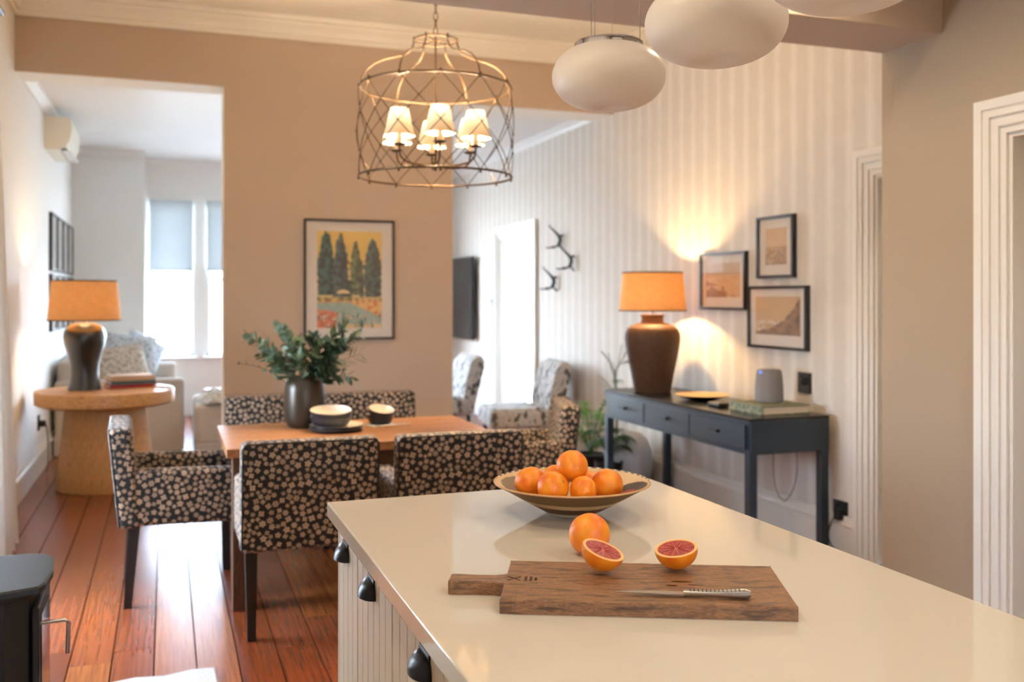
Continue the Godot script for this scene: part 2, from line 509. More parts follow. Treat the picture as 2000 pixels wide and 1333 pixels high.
# ------------------------------------------------------------------ the scene
func _ready() -> void:
	rng.seed = 20240
	# camera: level, lens shifted down, turned 20 degrees towards the right wall
	var cam := Camera3D.new()
	cam.name = "camera"
	cam.projection = Camera3D.PROJECTION_FRUSTUM
	cam.near = 0.05
	cam.far = 100.0
	cam.size = 0.05 * 1333.0 / 1855.0
	cam.frustum_offset = Vector2(0, -0.05 * 85.5 / 1855.0)
	cam.position = Vector3(0, 1.46, 0)
	cam.rotation_degrees = Vector3(0, -20, 0)
	add_child(cam)
	cam.current = true
	var lens := CameraAttributesPhysical.new()
	lens.frustum_focal_length = 33.4
	lens.frustum_focus_distance = 2.0
	lens.exposure_aperture = 3.4
	# overcast daylight
	var env := Environment.new()
	var sky := ProceduralSkyMaterial.new()
	sky.sky_top_color = Color(0.76, 0.87, 1.0)
	sky.sky_horizon_color = Color(0.90, 0.95, 1.0)
	sky.ground_horizon_color = Color(0.78, 0.78, 0.76)
	sky.ground_bottom_color = Color(0.6, 0.6, 0.58)
	env.sky = Sky.new()
	env.sky.sky_material = sky
	env.background_mode = Environment.BG_SKY
	env.background_energy_multiplier = 76.0
	env.tonemap_mode = Environment.TONE_MAPPER_LINEAR
	env.tonemap_exposure = 1.0
	env.sdfgi_enabled = true
	env.ssao_enabled = true
	env.ssil_enabled = true
	var we := WorldEnvironment.new()
	we.name = "world"
	we.environment = env
	we.camera_attributes = lens
	add_child(we)

	make_materials()
	shell()
	floor_boards()
	openings()
	trims()
	downlights()
	island()
	counter_things()
	dining()
	chandelier()
	pendants()
	console_wall()
	living_room()
	left_side()

# ------------------------------------------------------------------ room shell
const LW := -1.0      # left wall
const RW := 3.65      # papered wall
const PW := 3.2       # painted pier wall
const TD := 7.45      # taupe wall, near face
const TB := 7.79      # taupe wall, far face

func shell() -> void:
	# left wall with a tall garden window (out of view, lights the dining side)
	var b := mb()
	b.bx(LW - 0.2, LW, 0, 3.75, -2.8, 4.4); b.bx(LW - 0.2, LW, 0, 3.75, 5.35, 12.8)
	b.bx(LW - 0.2, LW, 0, 0.12, 4.4, 5.35); b.bx(LW - 0.2, LW, 1.75, 3.75, 4.4, 5.35)
	struct("wall_left", b, M.pale_wall)
	# taupe cross wall with an opening either side
	b = mb()
	b.bx(0.408, 2.196, 0, 3.05, TD, TD + 0.015)
	b.bx(LW, RW, 3.05, 3.75, TD, TD + 0.015)
	struct("wall_back", b, M.taupe)
	b = mb()
	b.bx(0.408, 2.196, 0, 3.05, TD + 0.015, TB)
	b.bx(LW, RW, 3.05, 3.75, TD + 0.015, TB)
	struct("wall_living", b, M.pale_wall)
	# papered right wall with two doorways
	b = mb()
	b.bx(RW, RW + 0.34, 0, 3.75, 4.21, 9.39); b.bx(RW, RW + 0.34, 2.13, 3.75, 3.2, 4.21)
	b.bx(RW, RW + 0.34, 2.13, 3.75, 9.39, 10.42); b.bx(RW, RW + 0.34, 0, 3.75, 10.42, 12.8)
	struct("wall_right", b, M.wallpaper)
	# pier wall on the kitchen side
	b = mb()
	b.bx(PW, PW + 0.2, 0, 3.75, 2.92, 3.645); b.bx(PW, PW + 0.2, 0, 3.75, -2.8, 2.0)
	b.bx(PW, PW + 0.2, 2.125, 3.75, 2.0, 2.92)
	b.bx(PW + 0.2, RW + 0.2, 0, 3.75, 3.0, 3.2)
	struct("wall_kitchen", b, M.wallpaint)
	struct("wall_near", mb().bx(LW - 0.2, 0.6, 0, 3.75, -3.0, -2.8).bx(1.3, PW + 0.2, 0, 3.75, -3.0, -2.8).bx(0.6, 1.3, 0, 1.2, -3.0, -2.8).bx(0.6, 1.3, 1.95, 3.75, -3.0, -2.8), M.wallpaint)
	# far wall with window bay
	b = mb()
	b.bx(LW, -0.233, 0, 3.75, 11.75, 12.6)
	b.bx(-0.233, 1.14, 0, 0.7, 12.4, 12.6); b.bx(1.14, 2.1, 0, 0.2, 12.4, 12.6); b.bx(2.1, RW, 0, 0.7, 12.4, 12.6); b.bx(-0.233, RW, 2.68, 3.75, 12.4, 12.6)
	for x in [[-0.233, -0.2], [0.316, 0.468], [0.99, 1.14], [2.1, RW]]: b.bx(x[0], x[1], 0.7, 2.68, 12.4, 12.6)
	struct("wall_far", b, M.pale_wall)
	# ceilings and the beam between kitchen and dining room
	struct("ceiling", mb().bx(LW - 0.2, PW + 0.2, 2.95, 3.15, -3.0, 3.3), M.ceiling)
	b = mb()
	b.bx(LW - 0.2, RW + 0.2, 3.62, 3.8, 3.0, 7.6)
	var d := 3.7
	while d < 7.4:
		b.bx(LW, RW, 3.6, 3.622, d, d + 0.094)
		d += 0.1
	struct("ceiling_dining", b, M.ceiling)
	struct("ceiling_living", mb().bx(LW - 0.2, RW + 0.2, 3.14, 3.3, 7.75, 12.8), M.white)
	struct("ceiling_beam", mb().rbox(P((LW + PW + 0.2) / 2, 3.16, 3.4575), Vector3(PW + 0.2 - LW, 1.08, 0.375), 0.008, 1), M.beam)
	struct("wall_porch", mb().bx(RW + 0.34, 5.4, -0.12, 2.75, 9.0, 9.2).bx(RW + 0.34, 5.4, 2.6, 2.75, 9.2, 12.3).bx(5.2, 5.4, -0.12, 2.6, 9.2, 12.3), M.pale_wall)
	struct("ground", mb().bx(-14, 18, -0.3, -0.12, -8, 26), M.paving)

func floor_boards() -> void:
	var f := struct("floor", mb().bx(LW - 0.2, RW + 0.2, -0.12, -0.022, -3.0, 12.8), M.subfloor)
	var w := 0.159
	var x := LW
	while x < RW:
		var d := -2.8 - rng.randf() * 1.5
		var last := -1
		while d < 12.4:
			var l := rng.randf_range(2.4, 4.6)
			var d1 := minf(d + l, 12.6)
			var d0 := maxf(d, -2.8)
			if d1 - d0 > 0.1:
				var b := mb()
				var x1 := minf(x + w, RW)
				var y := -rng.randf() * 0.0012
				var o := Vector2(rng.randf() * 3.0, rng.randf() * 3.0)
				var g := 0.0016
				# top, then bevelled long edges
				b.quad(P(x + g * 2, y, d0 + g), P(x1 - g * 2, y, d0 + g), P(x1 - g * 2, y, d1 - g), P(x + g * 2, y, d1 - g), Vector3.UP, (x1 - x) * 5.0, (d1 - d0) * 0.2, o)
				b.quad(P(x + g * 2, y, d0 + g), P(x + g * 2, y, d1 - g), P(x + g, y - 0.02, d1 - g), P(x + g, y - 0.02, d0 + g), Vector3(-1, 0.4, 0).normalized(), 0.2, 0.4, o)
				b.quad(P(x1 - g * 2, y, d0 + g), P(x1 - g * 2, y, d1 - g), P(x1 - g, y - 0.02, d1 - g), P(x1 - g, y - 0.02, d0 + g), Vector3(1, 0.4, 0).normalized(), 0.2, 0.4, o)
				b.quad(P(x + g, y, d0 + g), P(x1 - g, y, d0 + g), P(x1 - g, y - 0.02, d0 + g * 0.5), P(x + g, y - 0.02, d0 + g * 0.5), Vector3(0, 0, 1), 0.2, 0.1, o)
				b.quad(P(x + g, y, d1 - g), P(x1 - g, y, d1 - g), P(x1 - g, y - 0.02, d1 - g * 0.5), P(x + g, y - 0.02, d1 - g * 0.5), Vector3(0, 0, -1), 0.2, 0.1, o)
				var k := rng.randi() % 6
				if k == last: k = (k + 1) % 6
				last = k
				part(f, "plank", b, M.planks[k])
			d += l
		x += w

func openings() -> void:
	# bay windows
	var bays := [[-0.2, 0.316], [0.468, 0.99], [1.14, 2.1]]
	var blind_says := ["pale grey roman blind half lowered over the leftmost bay window", "pale grey roman blind partly cut off by the taupe wall"]
	for i in 3:
		var x0: float = bays[i][0]; var x1: float = bays[i][1]
		var y0 := 0.2 if i == 2 else 0.7
		var w := struct("window_%d" % (i + 1), mb().bx(x0, x0 + 0.045, y0, 2.68, 12.46, 12.52).bx(x1 - 0.045, x1, y0, 2.68, 12.46, 12.52).bx(x0, x1, y0, y0 + 0.06, 12.46, 12.52).bx(x0, x1, 2.62, 2.68, 12.46, 12.52), M.white)
		part(w, "meeting_rail", mb().bx(x0 + 0.045, x1 - 0.045, 1.66, 1.71, 12.465, 12.515), M.white)
		part(w, "pane", mb().bx(x0 + 0.045, x1 - 0.045, y0 + 0.06, 1.66, 12.488, 12.492), M.glass)
		part(w, "pane", mb().bx(x0 + 0.045, x1 - 0.045, 1.71, 2.62, 12.488, 12.492), M.glass)
		part(w, "sill", mb().rbox(P((x0 + x1) / 2, y0 + 0.015, 12.36), Vector3(x1 - x0 + 0.08, 0.03, 0.1), 0.01, 1), M.white)
		if i > 1: continue
		var t := thing("roman_blind", blind_says[i], "blind", P((x0 + x1) / 2, 1.79, 12.385), 0, "bay window blinds")
		var hw := (x1 - x0) / 2 - 0.005
		var rows := []
		for k in 13:
			var y := 0.87 * k / 12.0
			var z := 0.012 * absf(sin(PI * k / 4.0))
			rows.append([Vector3(-hw, y, z), Vector3(-hw * 0.33, y, z + 0.003), Vector3(hw * 0.33, y, z + 0.002), Vector3(hw, y, z)])
		part(t, "fabric", mb().sheet(rows), M.blind)
		part(t, "head_rail", mb().box(Vector3(0, 0.88, 0), Vector3(hw * 2, 0.03, 0.03)), M.white)
		part(t, "bottom_bar", mb().box(Vector3(0, 0.0, 0.0), Vector3(hw * 2, 0.02, 0.016)), M.blind)
	# tall window in the left wall
	var g := struct("window_4", mb().bx(LW - 0.14, LW - 0.08, 0.12, 1.75, 4.4, 4.47).bx(LW - 0.14, LW - 0.08, 0.12, 1.75, 5.28, 5.35).bx(LW - 0.14, LW - 0.08, 0.12, 0.22, 4.47, 5.28).bx(LW - 0.14, LW - 0.08, 1.67, 1.75, 4.47, 5.28).bx(LW - 0.14, LW - 0.08, 0.22, 1.67, 4.82, 4.88), M.white)
	part(g, "pane", mb().bx(LW - 0.112, LW - 0.108, 0.22, 1.67, 4.47, 4.82), M.glass)
	part(g, "pane", mb().bx(LW - 0.112, LW - 0.108, 0.22, 1.67, 4.88, 5.28), M.glass)
	# kitchen window behind the camera
	g = struct("window_5", mb().bx(0.6, 0.65, 1.2, 1.95, -2.94, -2.88).bx(1.25, 1.3, 1.2, 1.95, -2.94, -2.88).bx(0.65, 1.25, 1.2, 1.25, -2.94, -2.88).bx(0.65, 1.25, 1.9, 1.95, -2.94, -2.88), M.white)
	part(g, "pane", mb().bx(0.65, 1.25, 1.25, 1.9, -2.912, -2.908), M.glass)
	# doors
	var dr: MeshInstance3D
	# closed white door beside the pier
	dr = struct("door_1", mb().bx(RW + 0.08, RW + 0.12, 0, 2.13, 3.2, 4.21), M.white)
	part(dr, "door_panel", mb().rbox(P(RW + 0.078, 1.6, 3.7), Vector3(0.012, 0.8, 0.7), 0.005, 1), M.white)
	# painted door in the pier wall
	dr = struct("door_2", mb().bx(PW + 0.1, PW + 0.14, 0, 2.125, 2.0, 2.92), mat(c8(176, 160, 128), 0.5))
	part(dr, "door_panel", mb().rbox(P(PW + 0.098, 1.5, 2.46), Vector3(0.012, 0.9, 0.6), 0.005, 1), M.cabinet)

# three-sided stepped architrave round a doorway in a wall of constant x, facing -x
func architrave(called: String, x: float, d0: float, d1: float, h: float, lining: float) -> void:
	var b := mb()
	for s in [[0.0, 0.03, 0.014], [0.03, 0.048, 0.024], [0.048, 0.072, 0.02], [0.072, 0.105, 0.03], [0.105, 0.145, 0.036]]:
		b.bx(x - s[2], x, 0, h + s[1], d1 + s[0], d1 + s[1])
		b.bx(x - s[2], x, 0, h + s[1], d0 - s[1], d0 - s[0])
		b.bx(x - s[2], x, h + s[0], h + s[1], d0 - s[0], d1 + s[0])
	b.bx(x, x + lining, 0, h, d1 - 0.018, d1); b.bx(x, x + lining, 0, h, d0, d0 + 0.018); b.bx(x, x + lining, h - 0.018, h, d0 + 0.018, d1 - 0.018)
	struct(called, b, M.trim)

func trims() -> void:
	architrave("trim_1", RW, 9.39, 10.42, 2.13, 0.34)
	architrave("trim_2", RW, 3.35, 4.21, 2.13, 0.08)
	architrave("trim_3", PW, 2.0, 2.92, 2.125, 0.12)
	var prof := [Vector2(0, 0), Vector2(0.022, 0), Vector2(0.022, 0.15), Vector2(0.03, 0.158), Vector2(0.026, 0.175), Vector2(0.014, 0.185), Vector2(0.012, 0.21), Vector2(0, 0.215)]
	struct("baseboard_left", mb().extr(prof, P(LW, 0, 5.45), P(LW, 0, 11.75), Vector3.RIGHT), M.trim)
	var b := mb().extr(prof, P(RW, 0, 4.36), P(RW, 0, 9.24), Vector3.LEFT)
	b.extr(prof, P(RW, 0, 10.57), P(RW, 0, 12.4), Vector3.LEFT)
	struct("baseboard_right", b, M.trim)
	b = mb().extr(prof, P(0.408, 0, TD), P(2.196, 0, TD), Vector3(0, 0, 1))
	struct("baseboard_back", b, M.trim)
	struct("baseboard_kitchen", mb().extr(prof, P(PW, 0, -2.8), P(PW, 0, 1.85), Vector3.LEFT), M.trim)
	var crown := [Vector2(0, 0), Vector2(0.02, 0), Vector2(0.022, 0.03), Vector2(0.035, 0.035), Vector2(0.045, 0.075), Vector2(0.075, 0.11), Vector2(0.08, 0.125), Vector2(0.11, 0.13), Vector2(0.12, 0.165), Vector2(0, 0.165)]
	struct("trim_4", mb().extr(crown, P(LW, 3.44, TD), P(RW, 3.44, TD), Vector3(0, 0, 1)), M.ceiling)
	struct("trim_5", mb().extr(crown, P(LW, 3.44, 3.65), P(LW, 3.44, TD), Vector3.RIGHT), M.ceiling)
	struct("trim_6", mb().extr(crown, P(RW, 3.44, 3.2), P(RW, 3.44, TD), Vector3.LEFT), M.ceiling)
	var small := [Vector2(0, 0), Vector2(0.015, 0), Vector2(0.03, 0.03), Vector2(0.06, 0.055), Vector2(0.065, 0.08), Vector2(0, 0.08)]
	b = mb().extr(small, P(LW, 3.06, TB), P(LW, 3.06, 11.75), Vector3.RIGHT).extr(small, P(LW, 3.06, 11.75), P(-0.233, 3.06, 11.75), Vector3(0, 0, 1))
	b.extr(small, P(-0.233, 3.06, 12.4), P(RW, 3.06, 12.4), Vector3(0, 0, 1)).extr(small, P(RW, 3.06, TB), P(RW, 3.06, 12.4), Vector3.LEFT)
	struct("trim_7", b, M.white)

func downlights() -> void:
	var spots := [[-0.1, 1.9], [2.2, 2.95], [2.2, 1.1], [-0.1, 0.1], [1.1, -0.6], [2.2, -1.2]]
	var says := ["recessed ceiling downlight above the aisle left of the island", "recessed ceiling downlight close to the beam by the pier wall", "recessed ceiling downlight above the aisle right of the island", "recessed ceiling downlight above the camera", "recessed ceiling downlight at the near end of the island", "recessed ceiling downlight in the near kitchen corner"]
	for i in spots.size():
		var t := thing("downlight", says[i], "downlight", P(spots[i][0], 2.95, spots[i][1]), 0, "kitchen downlights")
		part(t, "rim", mb().lathe([Vector2(0.036, -0.002), Vector2(0.05, -0.004), Vector2(0.052, 0.0)], 24), M.white)
		part(t, "lens", mb().lathe([Vector2(0.0, -0.003), Vector2(0.036, -0.002)], 24), M.bulb)
		var l := SpotLight3D.new()
		l.name = "spot_light"
		t.add_child(l)
		l.position = Vector3(0, -0.02, 0)
		l.rotation_degrees.x = -90
		l.spot_angle = 80
		l.spot_angle_attenuation = 0.8
		l.spot_range = 12
		l.spot_attenuation = 2.0
		l.light_energy = 1.36
		l.light_color = Color(1.0, 0.92, 0.80)
		l.light_size = 0.035
		l.shadow_enabled = true

# ------------------------------------------------------------------ island
func island() -> void:
	var x0 := 0.425; var x1 := 1.33; var d1 := 2.49
	# cabinet units along the left face: [far d, near d, handle d, label]
	var units := [[2.49, 2.235, 2.385, "cream beadboard island cabinet at the far end of the worktop"], [2.235, 1.87, 2.07, "cream beadboard island cabinet, second from the far end"], [1.87, 1.37, 1.61, "cream beadboard island cabinet, nearest one with a visible cup handle"], [1.37, 0.87, 1.1, "cream beadboard island cabinet below the near part of the worktop"], [0.87, 0.3, 0.6, "cream beadboard island cabinet at the near end"]]
	for u in units:
		var t := thing("island_cabinet", u[3], "cabinet", P(x0, 0, u[0]), 0, "island cabinets")
		var l: float = u[0] - u[1]
		part(t, "body", mb().box(Vector3((x1 - x0) / 2 + 0.011, 0.49, l / 2), Vector3(x1 - x0 - 0.022, 0.78, l)), M.cabinet)
		part(t, "plinth", mb().box(Vector3((x1 - x0) / 2 + 0.02, 0.05, l / 2), Vector3(x1 - x0 - 0.1, 0.1, l)), M.stove_black)
		# door of tongued boards
		var dr := part(t, "door", mb().box(Vector3(0.016, 0.485, l / 2), Vector3(0.012, 0.765, l - 0.004)), M.cabinet)
		var n := maxi(3, roundi(l / 0.06))
		var w := (l - 0.006) / n
		for k in n:
			part(dr, "board", mb().rbox(Vector3(0.006, 0.485, 0.003 + w * (k + 0.5)), Vector3(0.012, 0.765, w - 0.003), 0.003, 1), M.cabinet)
		# cup handle
		var hz: float = u[0] - u[2]
		var hd := Node3D.new()
		hd.name = "handle"
		t.add_child(hd)
		hd.position = Vector3(0, 0.80, hz)
		var rows := []
		for i in 9:
			var r := []
			var a := PI / 2 * i / 8.0
			for j in 17:
				var q := PI * j / 16.0
				r.append(Vector3(-0.030 * sin(a) * sin(q) - 0.001, 0.036 * cos(a) + 0.004, 0.047 * cos(q) * (0.5 + 0.5 * sin(a)) ))
			rows.append(r)
		part(hd, "cup", mb().sheet(rows), M.black_metal)
		part(hd, "back_plate", mb().rbox(Vector3(-0.002, 0.024, 0), Vector3(0.004, 0.044, 0.07), 0.0018, 1), M.black_metal)
	# end panel (far side) and worktop
	var e := thing("island_end_panel", "cream painted end panel closing the far side of the island", "panel", P(x0, 0, d1 + 0.016))
	part(e, "panel", mb().box(Vector3((x1 - x0) / 2, 0.485, 0.008), Vector3(x1 - x0, 0.77, 0.014)), M.cabinet)
	solo("worktop", mb().rbox(P(0.876, 0.90, 1.385), Vector3(0.956, 0.04, 2.27), 0.004, 2), M.quartz, "polished cream stone worktop covering the whole kitchen island", "worktop")

func fruit_mesh(r: float, seed_: int) -> MB:
	var b := mb()
	var nz := noise(9.0, seed_, 2)
	var rows := []
	for i in 19:
		var row := []
		for k in 32:
			var m := Vector3(sin(PI * i / 18.0) * cos(TAU * k / 32), cos(PI * i / 18.0), sin(PI * i / 18.0) * sin(TAU * k / 32))
			var rr := r * (1.0 + 0.025 * nz.get_noise_3dv(m * 0.12))
			if i <= 1: rr *= 0.955 if i == 0 else 0.985
			row.append(Vector3(m.x * rr, m.y * rr * 0.955, m.z * rr))
		rows.append(row)
	return b.sheet(rows, true)

func whole_fruit(label: String, at: Vector3, r: float, tilt: Vector3, seed_: int, group: String) -> void:
	var t := thing("grapefruit", label, "grapefruit", at, 0, group)
	t.rotation_degrees = tilt
	part(t, "peel", fruit_mesh(r, seed_), M.peel)
	part(t, "navel", mb().lathe([Vector2(0.0001, r * 0.915), Vector2(r * 0.07, r * 0.905), Vector2(r * 0.1, r * 0.918)], 10), M.oak_dark)

func half_fruit(label: String, at: Vector3, r: float, tilt: Vector3) -> void:
	var t := thing("grapefruit_half", label, "grapefruit", at, 0, "cut grapefruit halves")
	# tilt.x rolls about the line of sight, tilt.y leans towards the camera
	var fw := Vector3(sin(deg_to_rad(20)), 0, -cos(deg_to_rad(20)))
	t.basis = Basis(fw, deg_to_rad(tilt.x)) * Basis(fw.cross(Vector3.UP).normalized(), deg_to_rad(tilt.y))
	var pts := []
	for i in 13: pts.append(Vector2(r * sin(PI / 2 * i / 12.0), -r * 0.93 * cos(PI / 2 * i / 12.0)))
	part(t, "peel", mb().lathe(pts, 40), M.peel)
	part(t, "pith", mb().lathe([Vector2(r, 0.0), Vector2(r * 0.985, 0.0012), Vector2(r * 0.86, 0.0012), Vector2(r * 0.855, -0.002)], 40), M.pith)
	part(t, "core", mb().lathe([Vector2(r * 0.86, -0.0005), Vector2(0.001, -0.0005)], 40), mat(c8(214, 116, 98), 0.4))
	var flesh := mat(Color.WHITE, 0.4, {tex = ramp_tex(0.06, 81, 128, [[0.0, c8(120, 26, 30)], [0.5, c8(160, 46, 46)], [1.0, c8(198, 86, 76)]], 2), tri = Vector3(16, 16, 16)})
	for k in 10:
		var a0 := TAU * k / 10.0 + 0.012; var a1 := TAU * (k + 1) / 10.0 - 0.012
		var poly := PackedVector2Array()
		poly.append(Vector2(cos((a0 + a1) / 2), sin((a0 + a1) / 2)) * r * 0.1)
		for i in 6:
			var a := lerpf(a0, a1, i / 5.0)
			poly.append(Vector2(cos(a), sin(a)) * r * (0.845 if i > 0 and i < 5 else 0.82))
		part(t, "segment", mb().plate(poly, -0.0018, 0.001, 0.0008), flesh)

func counter_things() -> void:
	var top := 0.9205
	# bowl
	var bc := P(0.953, top, 2.18)
	var bowl := thing("fruit_bowl", "wide shallow patterned bowl holding grapefruit on the worktop", "bowl", bc, -30)
	var outp := [Vector2(0.0, 0.0), Vector2(0.058, 0.0), Vector2(0.064, 0.004), Vector2(0.085, 0.016), Vector2(0.12, 0.036), Vector2(0.155, 0.056), Vector2(0.18, 0.070), Vector2(0.193, 0.078)]
	var inp := [Vector2(0.192, 0.080), Vector2(0.178, 0.074), Vector2(0.152, 0.060), Vector2(0.117, 0.040), Vector2(0.082, 0.020), Vector2(0.058, 0.010), Vector2(0.0, 0.008)]
	var ob := mb().lathe(outp, 64)
	for i in ob.uv.size(): ob.uv[i].y = clampf((ob.uv[i].y - 0.058) / 0.156, 0.0, 1.0)
	part(bowl, "outside", ob, M.bowl_out)
	var ib := mb().lathe(inp, 64)
	for i in ib.uv.size(): ib.uv[i].y = clampf(1.0 - ib.uv[i].y / 0.2, 0.0, 1.0)
	part(bowl, "inside", ib, M.bowl_in)
	var ring := []
	for k in 96: ring.append(Vector3(cos(TAU * k / 96) * 0.1935, 0.0795, sin(TAU * k / 96) * 0.1935))
	var rb := mb().tube(ring, 0.0026, 8, true)
	for i in rb.uv.size(): rb.uv[i] = Vector2((rb.uv[i].y + 0.5) / 96.0, 0.5)
	part(bowl, "rim", rb, M.bead)
	# fruit in the bowl
	var fr := [[0.850, 1.000, 2.200, 0.040, Vector3(-12, 0, 14), "orange grapefruit at the left of the bowl with its navel showing"],
		[0.874, 1.002, 2.112, 0.039, Vector3(60, 30, 0), "grapefruit at the front of the bowl, below the left one"],
		[0.938, 0.998, 2.078, 0.034, Vector3(80, 60, 0), "small low grapefruit at the front middle of the bowl"],
		[1.018, 0.998, 2.114, 0.040, Vector3(100, 10, 30), "grapefruit at the right of the bowl beside the dark patch"],
		[0.934, 1.046, 2.136, 0.039, Vector3(70, 0, 20), "topmost grapefruit of the heap in the bowl"],
		[0.927, 1.000, 2.222, 0.036, Vector3(40, 80, 0), "grapefruit mostly hidden behind the topmost one"],
		[1.008, 0.986, 2.200, 0.035, Vector3(20, 120, 0), "grapefruit at the back of the bowl, only a sliver showing"]]
	for i in fr.size():
		var f: Array = fr[i]
		whole_fruit(f[5], P(f[0], f[1], f[2]), f[3], f[4], 100 + i, "grapefruit in the bowl")
	whole_fruit("whole grapefruit lying on the worktop behind the board", P(0.833, top + 0.0425, 1.815), 0.0435, Vector3(70, 20, 50), 120, "")
	# board, turned about 24 degrees
	var bd := thing("cutting_board", "dark walnut paddle board with a short handle on the worktop", "board", P(0.810, top, 1.533), -24.5)
	var L := 0.2495; var W := 0.1195
	var poly := PackedVector2Array()
	var pts := [Vector2(L, -W), Vector2(L, W), Vector2(-L, W), Vector2(-L, 0.032), Vector2(-L - 0.006, 0.026), Vector2(-L - 0.02, 0.021), Vector2(-L - 0.05, 0.021), Vector2(-L - 0.098, 0.024), Vector2(-L - 0.103, 0.02), Vector2(-L - 0.103, -0.02), Vector2(-L - 0.098, -0.024), Vector2(-L - 0.05, -0.021), Vector2(-L - 0.02, -0.021), Vector2(-L - 0.006, -0.026), Vector2(-L, -0.032), Vector2(-L, -W)]
	for p in pts: poly.append(p)
	part(bd, "slab", mb().plate(poly, 0.0, 0.025, 0.002), M.walnut)
	# burnt-in maker's mark: crossed strokes and three short rows
	var mk := mb()
	for q in [[-0.245, -0.011, -0.222, 0.011], [-0.245, 0.011, -0.222, -0.011]]:
		mk.tube([Vector3(q[0], 0.0251, q[1]), Vector3(q[2], 0.0251, q[3])], 0.0011, 5)
	for r in 3:
		var xx := -0.212 + r * 0.009
		var hl := 0.014 if r < 2 else 0.009
		for k in 4:
			var z0 := -hl + k * hl / 2.0
			mk.box(Vector3(xx, 0.0251, z0 + 0.003), Vector3(0.0052, 0.0006, hl / 3.0))
	part(bd, "brand_mark", mk, M.burnt, "small dark mark burnt into the wood near the handle")
	var wet := mb()
	for q in [[0.07, -0.005, 0.022, 0.006], [0.095, 0.012, 0.018, 0.005], [0.05, 0.02, 0.012, 0.006]]:
		wet.ball(Vector3(q[0], 0.0248, q[1]), Vector3(q[2], 0.0008, q[3]), 12)
	part(bd, "juice", wet, mat(c8(70, 40, 22), 0.05), "thin puddles of juice between the halves")
	half_fruit("cut grapefruit half tilted left, in front of the whole fruit", P(0.765, top + 0.068, 1.605), 0.0405, Vector3(19, 9, 0))
	half_fruit("cut grapefruit half at the right, tilted the other way", P(0.902, top + 0.066, 1.575), 0.0405, Vector3(-9, 8, 0))
	# knife
	var kn := thing("paring_knife", "small steel paring knife with a dimpled handle on the board", "knife", P(0.834, top + 0.0265, 1.431), -27.0)
	var bl := PackedVector2Array([Vector2(-0.118, 0.0065), Vector2(-0.09, 0.008), Vector2(0.002, 0.009), Vector2(0.002, -0.009), Vector2(-0.05, -0.0075), Vector2(-0.09, -0.002)])
	part(kn, "blade", mb().plate(bl, 0.004, 0.0056, 0.0005), M.steel)
	var hp := []; var hr := []
	for i in 13:
		var s := i / 12.0
		hp.append(Vector3(0.112 * s, 0.0055 + 0.002 * s, 0.001 * sin(s * PI)))
		hr.append(0.0068 + 0.003 * s - (0.004 if i == 12 else 0.0) - 0.002 * sin(s * PI))
	var hb := mb()
	hb.tube(hp, hr, 14)
	part(kn, "handle", hb, M.steel)
	var dm := mb()
	for i in 14:
		for k in 3:
			var s := 0.1 + 0.8 * i / 13.0
			var j := int(s * 12)
			var a := 0.9 + k * 0.5
			var rr: float = hr[j] + 0.0001
			dm.ball(hp[j].lerp(hp[mini(j + 1, 12)], s * 12 - j) + Vector3(0, rr * sin(a), rr * cos(a)), Vector3(0.0011, 0.0011, 0.0011), 6)
	part(kn, "dimples", dm, M.stove_black)

